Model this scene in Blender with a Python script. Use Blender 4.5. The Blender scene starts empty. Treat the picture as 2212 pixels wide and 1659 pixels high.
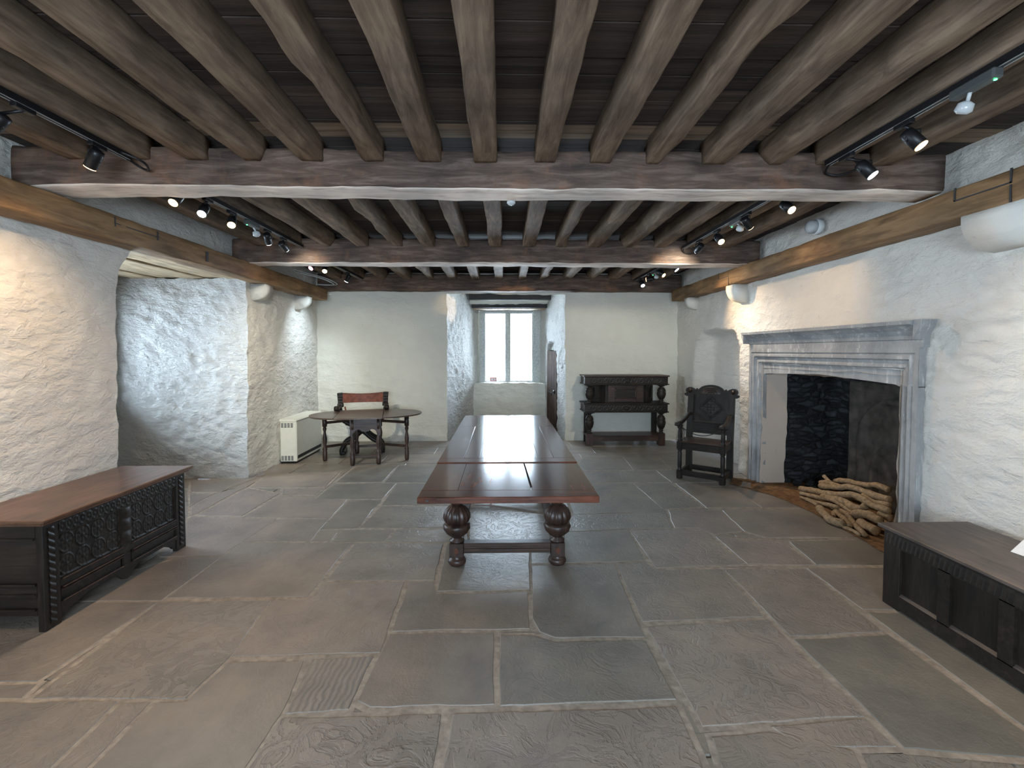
import bpy, bmesh, math, random
from mathutils import Vector, Matrix, noise
PI = math.pi
R = math.radians
scn = bpy.context.scene
col = scn.collection

# ---------------------------------------------------------------- camera, sky, exposure
cam = bpy.data.cameras.new('camera')
cam.sensor_width = 36.0
cam.lens = 1000.0 / 2212.0 * 36.0
cam.shift_y = -36.5 / 2212.0
cam.clip_start = 0.05
cam_ob = bpy.data.objects.new('camera', cam)
cam_ob.location = (0, 0, 1.6)
cam_ob.rotation_euler = (R(90 - 2.0), 0, R(-1.146))
col.objects.link(cam_ob)
scn.camera = cam_ob

SKY = 20.0
w = bpy.data.worlds.new('sky')
scn.world = w
w.use_nodes = True
bg = w.node_tree.nodes['Background']
bg.inputs[1].default_value = SKY
# hazy sky, duller to the left
_nt = w.node_tree
_tc = _nt.nodes.new('ShaderNodeTexCoord'); _sx = _nt.nodes.new('ShaderNodeSeparateXYZ'); _nt.links.new(_tc.outputs['Generated'], _sx.inputs[0])
_mr = _nt.nodes.new('ShaderNodeMapRange'); _nt.links.new(_sx.outputs['X'], _mr.inputs[0])
_mr.inputs[1].default_value = -0.9; _mr.inputs[2].default_value = 0.1; _mr.inputs[3].default_value = 0.70; _mr.inputs[4].default_value = 1.0
_my = _nt.nodes.new('ShaderNodeMapRange'); _nt.links.new(_sx.outputs['Y'], _my.inputs[0])
_my.inputs[1].default_value = -0.9; _my.inputs[2].default_value = 0.9; _my.inputs[3].default_value = 0.9; _my.inputs[4].default_value = 1.2
_mm = _nt.nodes.new('ShaderNodeMath'); _mm.operation = 'MULTIPLY'; _nt.links.new(_mr.outputs[0], _mm.inputs[0]); _nt.links.new(_my.outputs[0], _mm.inputs[1])
_vs = _nt.nodes.new('ShaderNodeVectorMath'); _vs.operation = 'SCALE'; _vs.inputs[0].default_value = (0.69, 0.82, 1.0)
_nt.links.new(_mm.outputs[0], _vs.inputs['Scale']); _nt.links.new(_vs.outputs[0], bg.inputs[0])

scn.view_settings.view_transform = 'Standard'
scn.view_settings.look = 'None'
scn.view_settings.gamma = 1
scn.view_settings.use_curve_mapping = False
scn.view_settings.exposure = 1.15
try:
    scn.cycles.max_bounces = 8
    scn.cycles.diffuse_bounces = 5
    scn.cycles.glossy_bounces = 3
    scn.cycles.transparent_max_bounces = 6
    scn.cycles.sample_clamp_indirect = 6
    scn.cycles.caustics_reflective = False
    scn.cycles.caustics_refractive = False
except Exception:
    pass

def portal(loc, rot, sx, sy):
    l = bpy.data.lights.new('window_daylight', 'AREA')
    l.shape = 'RECTANGLE'; l.size = sx; l.size_y = sy
    l.cycles.is_portal = True
    o = bpy.data.objects.new('window_daylight', l)
    o.location = loc; o.rotation_euler = rot
    col.objects.link(o)
# portals face into the room (-Z of the light points inwards)
portal((0.16, 10.32, 1.70), (R(-90), 0, 0), 1.4, 1.7)      # end window
portal((-5.30, 4.87, 1.60), (0, R(-90), 0), 1.6, 1.5)      # window in the left embrasure
portal((-3.70, 0.30, 1.60), (0, R(-90), 0), 1.6, 1.2)      # unseen window added as fill, left wall beside the viewer
portal((0.0, -2.75, 1.60), (R(90), 0, 0), 2.6, 1.5)        # unseen window added as fill, wall behind the viewer

# ---------------------------------------------------------------- helpers
def tag(o, label=None, cat=None, group=None, kind=None):
    if label: o['label'] = label
    if cat: o['category'] = cat
    if group: o['group'] = group
    if kind: o['kind'] = kind
    return o

def thing(name, label, cat, loc=(0, 0, 0), rz=0.0, group=None):
    o = bpy.data.objects.new(name, None)
    o.empty_display_size = 0.1
    col.objects.link(o)
    o.location = loc; o.rotation_euler = (0, 0, rz)
    return tag(o, label, cat, group)

class MB:
    """collects shapes into one bmesh"""
    def __init__(s): s.bm = bmesh.new(); s.mat = 0
    def _add(s, vs, fs, smooth=False):
        bv = [s.bm.verts.new(v) for v in vs]
        out = []
        for f in fs:
            try:
                nf = s.bm.faces.new([bv[i] for i in f])
            except ValueError:
                continue
            nf.smooth = smooth; nf.material_index = s.mat
            out.append(nf)
        return bv, out
    def box(s, c, d, rot=None, bev=0.0):
        x, y, z = d[0] / 2, d[1] / 2, d[2] / 2
        vs = [Vector((i * x, j * y, k * z)) for i in (-1, 1) for j in (-1, 1) for k in (-1, 1)]
        if bev > 0:
            b = bmesh.new()
            bb = [b.verts.new(v) for v in vs]
            for f in ((0, 1, 3, 2), (4, 6, 7, 5), (0, 4, 5, 1), (2, 3, 7, 6), (0, 2, 6, 4), (1, 5, 7, 3)):
                b.faces.new([bb[i] for i in f])
            bmesh.ops.bevel(b, geom=b.edges[:], offset=bev, segments=1, affect='EDGES', profile=0.6)
            b.verts.index_update()
            vs = [v.co.copy() for v in b.verts]
            fs = [[v.index for v in f.verts] for f in b.faces]
            b.free()
        else:
            fs = ((0, 1, 3, 2), (4, 6, 7, 5), (0, 4, 5, 1), (2, 3, 7, 6), (0, 2, 6, 4), (1, 5, 7, 3))
        if rot is not None: vs = [rot @ v for v in vs]
        c = Vector(c)
        s._add([v + c for v in vs], fs)
        return s
    def span(s, a, b, bev=0.0):
        return s.box([(a[i] + b[i]) / 2 for i in range(3)], [abs(b[i] - a[i]) for i in range(3)], bev=bev)
    def lathe(s, prof, c=(0, 0, 0), seg=24, flute=None, rot=None, smooth=True):
        """prof: [(r, z)], flute(theta, z) -> radius factor"""
        c = Vector(c); vs = []; fs = []
        n = len(prof)
        for r, z in prof:
            for k in range(seg):
                t = 2 * PI * k / seg
                q = r * (flute(t, z) if flute else 1)
                v = Vector((q * math.cos(t), q * math.sin(t), z))
                if rot is not None: v = rot @ v
                vs.append(v + c)
        for i in range(n - 1):
            for k in range(seg):
                k2 = (k + 1) % seg
                fs.append((i * seg + k, i * seg + k2, (i + 1) * seg + k2, (i + 1) * seg + k))
        fs.append(tuple(reversed(range(seg)))); fs.append(tuple(range((n - 1) * seg, n * seg)))
        s._add(vs, fs, smooth)
        return s
    def tube(s, pts, rad, seg=10, up=(0, 0, 1), flat=1.0, smooth=True):
        pts = [Vector(p) for p in pts]; n = len(pts)
        if not isinstance(rad, (list, tuple)): rad = [rad] * n
        up = Vector(up); vs = []; fs = []
        for i, p in enumerate(pts):
            t = (pts[min(i + 1, n - 1)] - pts[max(i - 1, 0)]).normalized()
            a = t.cross(up)
            if a.length < 1e-4: a = t.cross(Vector((1, 0, 0)))
            a.normalize(); b = a.cross(t).normalized()
            for k in range(seg):
                th = 2 * PI * k / seg
                vs.append(p + a * (math.cos(th) * rad[i] * flat) + b * (math.sin(th) * rad[i]))
        for i in range(n - 1):
            for k in range(seg):
                k2 = (k + 1) % seg
                fs.append((i * seg + k, i * seg + k2, (i + 1) * seg + k2, (i + 1) * seg + k))
        fs.append(tuple(reversed(range(seg)))); fs.append(tuple(range((n - 1) * seg, n * seg)))
        s._add(vs, fs, smooth)
        return s
    def prism(s, poly, o, u, v, n, t):
        """outline poly [(a,b)] in plane (u,v) at o, pushed t along n"""
        o = Vector(o); u = Vector(u); v = Vector(v); n = Vector(n)
        k = len(poly)
        A = [o + u * a + v * b for a, b in poly]
        B = [p + n * t for p in A]
        fs = [tuple(range(k)), tuple(reversed(range(k, 2 * k)))]
        fs += [(i, (i + 1) % k, k + (i + 1) % k, k + i) for i in range(k)]
        s._add(A + B, fs)
        return s
    def grid(s, o, U, V, N, nx, ny, fn, smooth=True):
        """height field: o + U*a + V*b + N*fn(a,b), a,b in 0..1"""
        o = Vector(o); U = Vector(U); V = Vector(V); N = Vector(N)
        vs = [o + U * (i / nx) + V * (j / ny) + N * fn(i / nx, j / ny) for j in range(ny + 1) for i in range(nx + 1)]
        fs = [(j * (nx + 1) + i, j * (nx + 1) + i + 1, (j + 1) * (nx + 1) + i + 1, (j + 1) * (nx + 1) + i) for j in range(ny) for i in range(nx)]
        s._add(vs, fs, smooth)
        return s
    def split(s, name, mats, parent, loc=None, label=None):
        """every separate piece becomes a part of its own"""
        bmesh.ops.recalc_face_normals(s.bm, faces=s.bm.faces[:])
        seen = set(); out = []
        for v0 in s.bm.verts:
            if v0 in seen: continue
            st = [v0]; seen.add(v0); isl = []
            while st:
                v = st.pop(); isl.append(v)
                for e in v.link_edges:
                    q = e.other_vert(v)
                    if q not in seen: seen.add(q); st.append(q)
            m = MB(); mp = {v: m.bm.verts.new(v.co) for v in isl}; done = set()
            for v in isl:
                for f in v.link_faces:
                    if f not in done:
                        done.add(f); nf = m.bm.faces.new([mp[q] for q in f.verts]); nf.smooth = f.smooth
            out.append(m.build(name, mats, parent, loc, label, recalc=False))
        s.bm.free()
        return out
    def build(s, name, mats, parent=None, loc=None, label=None, recalc=True):
        if recalc: bmesh.ops.recalc_face_normals(s.bm, faces=s.bm.faces[:])
        me = bpy.data.meshes.new(name); s.bm.to_mesh(me); s.bm.free()
        if not isinstance(mats, (list, tuple)): mats = [mats]
        for m in mats: me.materials.append(m)
        o = bpy.data.objects.new(name, me); col.objects.link(o)
        if parent is not None: o.parent = parent
        if loc is not None: o.location = loc
        if label: o['label'] = label
        return o

def Rm(axis, deg): return Matrix.Rotation(R(deg), 3, axis)

# ---------------------------------------------------------------- materials
def newmat(name):
    m = bpy.data.materials.new(name); m.use_nodes = True
    nt = m.node_tree; b = nt.nodes['Principled BSDF']
    return m, nt, b
def N(nt, t, **kw):
    n = nt.nodes.new(t)
    for k, v in kw.items():
        if k.startswith('i_'): n.inputs[k[2:].replace('_', ' ')].default_value = v
        else: setattr(n, k, v)
    return n
def ramp(nt, stops):
    n = nt.nodes.new('ShaderNodeValToRGB'); e = n.color_ramp.elements
    e[0].position, e[0].color = stops[0][0], (*stops[0][1], 1)
    e[1].position, e[1].color = stops[-1][0], (*stops[-1][1], 1)
    for p, c in stops[1:-1]:
        q = e.new(p); q.color = (*c, 1)
    return n
def coords(nt, scale, rnd=True):
    tc = N(nt, 'ShaderNodeTexCoord'); mp = N(nt, 'ShaderNodeMapping')
    mp.inputs['Scale'].default_value = scale
    if rnd:
        oi = N(nt, 'ShaderNodeObjectInfo')
        ml = N(nt, 'ShaderNodeVectorMath', operation='SCALE'); ml.inputs[0].default_value = (7, 5, 3)
        nt.links.new(oi.outputs['Random'], ml.inputs['Scale'])
        ad = N(nt, 'ShaderNodeVectorMath', operation='ADD')
        nt.links.new(tc.outputs['Object'], ad.inputs[0]); nt.links.new(ml.outputs[0], ad.inputs[1])
        nt.links.new(ad.outputs[0], mp.inputs['Vector'])
    else:
        nt.links.new(tc.outputs['Object'], mp.inputs['Vector'])
    return tc, mp
def bump(nt, b, h, strength=0.5, dist=0.01, prev=None):
    bp = N(nt, 'ShaderNodeBump'); bp.inputs['Strength'].default_value = strength; bp.inputs['Distance'].default_value = dist
    nt.links.new(h, bp.inputs['Height'])
    if prev is not None: nt.links.new(prev.outputs[0], bp.inputs['Normal'])
    nt.links.new(bp.outputs[0], b.inputs['Normal'])
    return bp

def wood(name, dark, mid, light, axis='X', rough=0.6, sc=1.0, bstr=0.4, bdist=0.004, spec=0.4, coat=0.0, stain=None):
    m, nt, b = newmat(name)
    st = {'X': (3.5, 26, 26), 'Y': (26, 3.5, 26), 'Z': (26, 26, 3.5)}[axis]
    tc, mp = coords(nt, [v * sc for v in st])
    n1 = N(nt, 'ShaderNodeTexNoise', i_Scale=1.0, i_Detail=5.0, i_Roughness=0.65, i_Distortion=0.6)
    nt.links.new(mp.outputs[0], n1.inputs['Vector'])
    r = ramp(nt, [(0.28, dark), (0.5, mid), (0.75, light)])
    nt.links.new(n1.outputs[0], r.inputs[0])
    # slow colour wander
    n2 = N(nt, 'ShaderNodeTexNoise', i_Scale=2.2 * sc, i_Detail=3.0, i_Roughness=0.6)
    nt.links.new(tc.outputs['Object'], n2.inputs['Vector'])
    r2 = ramp(nt, [(0.3, (0.58, 0.58, 0.59)), (0.7, (1.32, 1.24, 1.17))])
    nt.links.new(n2.outputs[0], r2.inputs[0])
    mx = N(nt, 'ShaderNodeMix', data_type='RGBA', blend_type='MULTIPLY'); mx.inputs[0].default_value = 1
    nt.links.new(r.outputs[0], mx.inputs[6]); nt.links.new(r2.outputs[0], mx.inputs[7])
    out = mx.outputs[2]
    if stain:
        n3 = N(nt, 'ShaderNodeTexNoise', i_Scale=stain[1], i_Detail=6.0, i_Roughness=0.7)
        nt.links.new(tc.outputs['Object'], n3.inputs['Vector'])
        r3 = ramp(nt, [(stain[2], (0, 0, 0)), (stain[2] + 0.12, (1, 1, 1))])
        nt.links.new(n3.outputs[0], r3.inputs[0])
        sc3 = N(nt, 'ShaderNodeMath', operation='MULTIPLY'); sc3.inputs[1].default_value = stain[3]
        nt.links.new(r3.outputs[0], sc3.inputs[0])
        m3 = N(nt, 'ShaderNodeMix', data_type='RGBA'); nt.links.new(sc3.outputs[0], m3.inputs[0])
        nt.links.new(out, m3.inputs[6]); m3.inputs[7].default_value = (*stain[0], 1)
        out = m3.outputs[2]
    nt.links.new(out, b.inputs['Base Color'])
    b.inputs['Roughness'].default_value = rough
    b.inputs['Specular IOR Level'].default_value = spec
    b.inputs['Coat Weight'].default_value = coat
    b.inputs['Coat Roughness'].default_value = 0.12
    bump(nt, b, n1.outputs[0], bstr, bdist)
    return m

def plain(name, c, rough=0.5, metal=0.0, spec=0.5, nscale=30, var=0.15, bstr=0.0, bdist=0.002):
    m, nt, b = newmat(name)
    tc, mp = coords(nt, (1, 1, 1))
    n1 = N(nt, 'ShaderNodeTexNoise', i_Scale=float(nscale), i_Detail=4.0)
    nt.links.new(mp.outputs[0], n1.inputs['Vector'])
    r = ramp(nt, [(0.3, tuple(v * (1 - var) for v in c)), (0.7, tuple(min(1, v * (1 + var)) for v in c))])
    nt.links.new(n1.outputs[0], r.inputs[0]); nt.links.new(r.outputs[0], b.inputs['Base Color'])
    b.inputs['Roughness'].default_value = rough; b.inputs['Metallic'].default_value = metal
    b.inputs['Specular IOR Level'].default_value = spec
    if bstr: bump(nt, b, n1.outputs[0], bstr, bdist)
    return m

def emit(name, c, s):
    m, nt, b = newmat(name)
    b.inputs['Base Color'].default_value = (*c, 1)
    b.inputs['Emission Color'].default_value = (*c, 1); b.inputs['Emission Strength'].default_value = s
    return m

def plaster(name, c=(0.82, 0.785, 0.72), fine=0.5, coarse=0.6, dist=0.02, vary=0.10, sc=7.5):
    m, nt, b = newmat(name)
    tc = N(nt, 'ShaderNodeTexCoord')
    a = N(nt, 'ShaderNodeTexNoise', i_Scale=1.3, i_Detail=5.0, i_Roughness=0.6)
    nt.links.new(tc.outputs['Object'], a.inputs['Vector'])
    r = ramp(nt, [(0.3, tuple(v * (1 - vary) for v in c)), (0.6, c), (0.8, tuple(min(1, v * 1.04) for v in c))])
    nt.links.new(a.outputs[0], r.inputs[0])
    # grime specks
    g = N(nt, 'ShaderNodeTexNoise', i_Scale=9.0, i_Detail=8.0, i_Roughness=0.75)
    nt.links.new(tc.outputs['Object'], g.inputs['Vector'])
    gr = ramp(nt, [(0.26, (0.62, 0.58, 0.5)), (0.38, (1, 1, 1))])
    nt.links.new(g.outputs[0], gr.inputs[0])
    mx = N(nt, 'ShaderNodeMix', data_type='RGBA', blend_type='MULTIPLY'); mx.inputs[0].default_value = 0.8
    nt.links.new(r.outputs[0], mx.inputs[6]); nt.links.new(gr.outputs[0], mx.inputs[7])
    nt.links.new(mx.outputs[2], b.inputs['Base Color'])
    b.inputs['Roughness'].default_value = 0.85; b.inputs['Specular IOR Level'].default_value = 0.25
    # lumpy rubble under the wash, gently slanting
    mp = N(nt, 'ShaderNodeMapping'); mp.inputs['Rotation'].default_value = (R(24), R(24), 0); mp.inputs['Scale'].default_value = (1.0, 1.0, 1.9)
    nt.links.new(tc.outputs['Object'], mp.inputs['Vector'])
    n1 = N(nt, 'ShaderNodeTexNoise', i_Scale=float(sc), i_Detail=7.0, i_Roughness=0.6, i_Distortion=0.3)
    nt.links.new(mp.outputs[0], n1.inputs['Vector'])
    b1 = bump(nt, b, n1.outputs[0], coarse, dist)
    n2 = N(nt, 'ShaderNodeTexNoise', i_Scale=42.0, i_Detail=5.0, i_Roughness=0.65)
    nt.links.new(mp.outputs[0], n2.inputs['Vector'])
    bump(nt, b, n2.outputs[0], fine, 0.008, b1)
    return m

M = {}
M['plaster'] = plaster('limewashed_plaster', fine=0.4, coarse=0.8, dist=0.06)
M['plaster_back'] = plaster('limewashed_plaster_smooth', c=(0.80, 0.79, 0.71), fine=0.3, coarse=0.6, dist=0.04)
M['plaster_rough'] = plaster('limewashed_rubble', c=(0.83, 0.82, 0.79), fine=1.0, coarse=1.0, dist=0.10, sc=13)
M['corbel'] = plaster('limewashed_stone', c=(0.78, 0.76, 0.70), fine=0.5, coarse=0.3, dist=0.008)
M['beamX'] = wood('old_oak_beam', (0.05, 0.035, 0.029), (0.115, 0.082, 0.066), (0.24, 0.185, 0.155), 'X', 0.75, 0.8, 0.9, 0.012, 0.3, stain=((0.26, 0.13, 0.075), 3.2, 0.55, 0.5))
M['joist'] = wood('old_oak_joist', (0.085, 0.060, 0.041), (0.18, 0.134, 0.096), (0.30, 0.232, 0.17), 'Y', 0.8, 0.8, 0.6, 0.008, 0.25)
M['plate'] = wood('wall_plate_oak', (0.11, 0.062, 0.026), (0.235, 0.14, 0.064), (0.38, 0.245, 0.125), 'Y', 0.65, 0.6, 0.6, 0.008, 0.35)
M['boards'] = None
M['lintel'] = wood('pale_lintel_oak', (0.20, 0.15, 0.09), (0.42, 0.33, 0.21), (0.55, 0.45, 0.31), 'Y', 0.75, 0.7, 0.6, 0.006, 0.25)
M['lintel_dark'] = wood('dark_lintel', (0.012, 0.012, 0.016), (0.03, 0.028, 0.03), (0.06, 0.055, 0.05), 'X', 0.7, 1, 0.5, 0.004, 0.3)
M['black'] = wood('black_oak', (0.010, 0.008, 0.007), (0.020, 0.016, 0.013), (0.040, 0.030, 0.023), 'X', 0.45, 1.2, 0.35, 0.003, 0.32)
M['blackz'] = wood('black_oak_upright', (0.010, 0.008, 0.007), (0.020, 0.016, 0.013), (0.040, 0.030, 0.023), 'Z', 0.45, 1.2, 0.35, 0.003, 0.32)
M['brown'] = wood('brown_oak', (0.020, 0.011, 0.008), (0.044, 0.025, 0.018), (0.085, 0.050, 0.036), 'X', 0.40, 1.0, 0.35, 0.003, 0.5)
M['brownz'] = wood('brown_oak_upright', (0.020, 0.011, 0.008), (0.044, 0.025, 0.018), (0.085, 0.050, 0.036), 'Z', 0.40, 1.0, 0.35, 0.003, 0.5)
M['chestlid'] = wood('waxed_oak_lid', (0.07, 0.033, 0.018), (0.14, 0.068, 0.038), (0.21, 0.11, 0.065), 'Y', 0.33, 1.0, 0.25, 0.002, 0.5, 0.15)
M['greylid'] = wood('worn_grey_lid', (0.045, 0.036, 0.033), (0.085, 0.070, 0.062), (0.14, 0.115, 0.10), 'Y', 0.45, 1.0, 0.25, 0.002, 0.5)
M['topX'] = wood('polished_tabletop_cross', (0.05, 0.018, 0.011), (0.125, 0.046, 0.028), (0.20, 0.08, 0.05), 'X', 0.14, 1.1, 0.10, 0.0005, 0.36, 0.0)
M['topY'] = wood('polished_tabletop', (0.05, 0.018, 0.011), (0.125, 0.046, 0.028), (0.20, 0.08, 0.05), 'Y', 0.14, 1.1, 0.10, 0.0005, 0.36, 0.0)
M['gate'] = wood('worn_oak_tabletop', (0.07, 0.045, 0.036), (0.12, 0.085, 0.068), (0.18, 0.135, 0.11), 'X', 0.33, 1.0, 0.2, 0.002, 0.5)
M['door'] = wood('old_plank_door', (0.055, 0.038, 0.032), (0.10, 0.072, 0.060), (0.15, 0.11, 0.095), 'Z', 0.9, 0.7, 0.5, 0.004, 0.05)
M['leather'] = plain('worn_brown_leather', (0.20, 0.062, 0.036), 0.5, 0, 0.4, 18, 0.35, 0.3, 0.002)
M['iron'] = plain('black_metal', (0.012, 0.012, 0.014), 0.42, 0.3, 0.5, 40, 0.2)
M['grey_plastic'] = plain('grey_plastic', (0.35, 0.36, 0.36), 0.45, 0, 0.5, 20, 0.05)
M['dark_plastic'] = plain('dark_grey_plastic', (0.07, 0.075, 0.075), 0.45, 0, 0.5, 20, 0.05)
M['enamel'] = plain('cream_enamel', (0.82, 0.81, 0.71), 0.35, 0, 0.5, 15, 0.03)
M['slot'] = plain('dark_slot', (0.03, 0.03, 0.03), 0.6)
M['soil'] = plain('hearth_earth', (0.20, 0.115, 0.06), 0.95, 0, 0.1, 22, 0.45, 0.6, 0.01)
M['bark'] = plain('branch_bark', (0.36, 0.255, 0.155), 0.85, 0, 0.2, 34, 0.35, 0.7, 0.006)
M['cutwood'] = plain('sawn_branch_end', (0.42, 0.30, 0.17), 0.8, 0, 0.2, 60, 0.25)
M['rope'] = plain('black_rope', (0.03, 0.03, 0.035), 0.8, 0, 0.3, 120, 0.3, 0.3)
M['paper'] = plain('white_card', (0.75, 0.78, 0.80), 0.5, 0, 0.4, 10, 0.02)
M['pink'] = plain('red_printed_card', (0.65, 0.15, 0.14), 0.5, 0, 0.4, 10, 0.05)
M['reveal'] = plaster('cream_render', c=(0.66, 0.56, 0.47), fine=0.35, coarse=0.2, dist=0.006)
M['frame'] = plain('grey_window_stone', (0.52, 0.55, 0.55), 0.8, 0, 0.3, 25, 0.2, 0.4, 0.004)

M['white_iron'] = plain('white_painted_iron', (0.7, 0.72, 0.74), 0.5, 0, 0.4, 20, 0.05)
M['lit_washed_oak'] = wood('limewash_worn_lit_oak', (0.40, 0.34, 0.30), (0.78, 0.71, 0.65), (0.86, 0.81, 0.76), 'X', 0.8, 0.8, 0.7, 0.01, 0.2)  # limewash traces plus reflected light painted into one paler oak
def stone_wall(name, c1, c2, c3, sc=(4.2, 4.2, 9)):
    m, nt, b = newmat(name)
    tc = N(nt, 'ShaderNodeTexCoord'); mp = N(nt, 'ShaderNodeMapping'); mp.inputs['Scale'].default_value = sc
    nt.links.new(tc.outputs['Object'], mp.inputs['Vector'])
    nz = N(nt, 'ShaderNodeTexNoise', i_Scale=3.0, i_Detail=3.0); nt.links.new(tc.outputs['Object'], nz.inputs['Vector'])
    ad = N(nt, 'ShaderNodeVectorMath', operation='MULTIPLY_ADD'); nt.links.new(nz.outputs['Color'], ad.inputs[0])
    ad.inputs[1].default_value = (1.9, 1.9, 2.4); nt.links.new(mp.outputs[0], ad.inputs[2])
    v = N(nt, 'ShaderNodeTexVoronoi', i_Scale=1.0); nt.links.new(ad.outputs[0], v.inputs['Vector'])
    ve = N(nt, 'ShaderNodeTexVoronoi', i_Scale=1.0, feature='DISTANCE_TO_EDGE'); nt.links.new(ad.outputs[0], ve.inputs['Vector'])
    r = ramp(nt, [(0.0, c1), (0.5, c2), (1.0, c3)])
    sp = N(nt, 'ShaderNodeSeparateColor'); nt.links.new(v.outputs['Color'], sp.inputs[0]); nt.links.new(sp.outputs[0], r.inputs[0])
    e = ramp(nt, [(0.0, (0.25, 0.25, 0.25)), (0.22, (1, 1, 1))]); nt.links.new(ve.outputs['Distance'], e.inputs[0])
    mx = N(nt, 'ShaderNodeMix', data_type='RGBA'); nt.links.new(e.outputs[0], mx.inputs[0])
    mx.inputs[6].default_value = (*[q * 0.45 for q in c1], 1); nt.links.new(r.outputs[0], mx.inputs[7])
    nt.links.new(mx.outputs[2], b.inputs['Base Color'])
    b.inputs['Roughness'].default_value = 0.8
    b1 = bump(nt, b, e.outputs[0], 0.9, 0.03)
    n2 = N(nt, 'ShaderNodeTexNoise', i_Scale=22.0, i_Detail=6.0, i_Roughness=0.7); nt.links.new(tc.outputs['Object'], n2.inputs['Vector'])
    bump(nt, b, n2.outputs[0], 0.8, 0.015, b1)
    return m
M['soot'] = stone_wall('sooty_rubble', (0.008, 0.009, 0.010), (0.018, 0.022, 0.026), (0.045, 0.052, 0.06), (7, 7, 17))
M['fireback'] = plain('carved_fireback_stone', (0.075, 0.066, 0.058), 0.8, 0, 0.3, 9, 0.5, 0.7, 0.01)

def limestone():
    m, nt, b = newmat('grey_limestone')
    tc, mp = coords(nt, (1, 1, 1), False)
    n1 = N(nt, 'ShaderNodeTexNoise', i_Scale=3.0, i_Detail=6.0, i_Roughness=0.65); nt.links.new(tc.outputs['Object'], n1.inputs['Vector'])
    r = ramp(nt, [(0.3, (0.21, 0.215, 0.22)), (0.5, (0.33, 0.335, 0.335)), (0.7, (0.43, 0.43, 0.425))]); nt.links.new(n1.outputs[0], r.inputs[0])
    mp2 = N(nt, 'ShaderNodeMapping'); mp2.inputs['Scale'].default_value = (30, 14, 3); nt.links.new(tc.outputs['Object'], mp2.inputs['Vector'])
    n2 = N(nt, 'ShaderNodeTexNoise', i_Scale=1.0, i_Detail=7.0, i_Roughness=0.75); nt.links.new(mp2.outputs[0], n2.inputs['Vector'])
    r2 = ramp(nt, [(0.54, (0, 0, 0)), (0.66, (0.8, 0.8, 0.8))]); nt.links.new(n2.outputs[0], r2.inputs[0])
    mx = N(nt, 'ShaderNodeMix', data_type='RGBA'); nt.links.new(r2.outputs[0], mx.inputs[0])
    nt.links.new(r.outputs[0], mx.inputs[6]); mx.inputs[7].default_value = (0.66, 0.65, 0.63, 1)
    nt.links.new(mx.outputs[2], b.inputs['Base Color']); b.inputs['Roughness'].default_value = 0.75
    n3 = N(nt, 'ShaderNodeTexNoise', i_Scale=30.0, i_Detail=6.0); nt.links.new(tc.outputs['Object'], n3.inputs['Vector'])
    bump(nt, b, n3.outputs[0], 0.5, 0.006)
    return m
M['limestone'] = limestone()

def boards():
    m, nt, b = newmat('dark_ceiling_boards')
    tc = N(nt, 'ShaderNodeTexCoord')
    sx = N(nt, 'ShaderNodeSeparateXYZ'); nt.links.new(tc.outputs['Object'], sx.inputs[0])
    # board index along Y
    ml = N(nt, 'ShaderNodeMath', operation='MULTIPLY'); ml.inputs[1].default_value = 1 / 0.19; nt.links.new(sx.outputs['Y'], ml.inputs[0])
    fl = N(nt, 'ShaderNodeMath', operation='FLOOR'); nt.links.new(ml.outputs[0], fl.inputs[0])
    wn = N(nt, 'ShaderNodeTexWhiteNoise', noise_dimensions='1D'); nt.links.new(fl.outputs[0], wn.inputs['W'])
    r = ramp(nt, [(0.0, (0.045, 0.034, 0.030)), (0.6, (0.075, 0.056, 0.048)), (0.86, (0.10, 0.072, 0.058)), (0.93, (0.24, 0.18, 0.125)), (1.0, (0.26, 0.19, 0.13))])
    nt.links.new(wn.outputs['Value'], r.inputs[0])
    mp = N(nt, 'ShaderNodeMapping'); mp.inputs['Scale'].default_value = (1.5, 25, 25); nt.links.new(tc.outputs['Object'], mp.inputs['Vector'])
    n1 = N(nt, 'ShaderNodeTexNoise', i_Scale=1.0, i_Detail=5.0, i_Roughness=0.7); nt.links.new(mp.outputs[0], n1.inputs['Vector'])
    r2 = ramp(nt, [(0.3, (0.55, 0.55, 0.55)), (0.7, (1.5, 1.45, 1.4))]); nt.links.new(n1.outputs[0], r2.inputs[0])
    mx = N(nt, 'ShaderNodeMix', data_type='RGBA', blend_type='MULTIPLY'); mx.inputs[0].default_value = 1
    nt.links.new(r.outputs[0], mx.inputs[6]); nt.links.new(r2.outputs[0], mx.inputs[7])
    nt.links.new(mx.outputs[2], b.inputs['Base Color']); b.inputs['Roughness'].default_value = 0.8
    b.inputs['Specular IOR Level'].default_value = 0.25
    bump(nt, b, n1.outputs[0], 0.6, 0.006)
    return m
M['boards'] = boards()

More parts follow.
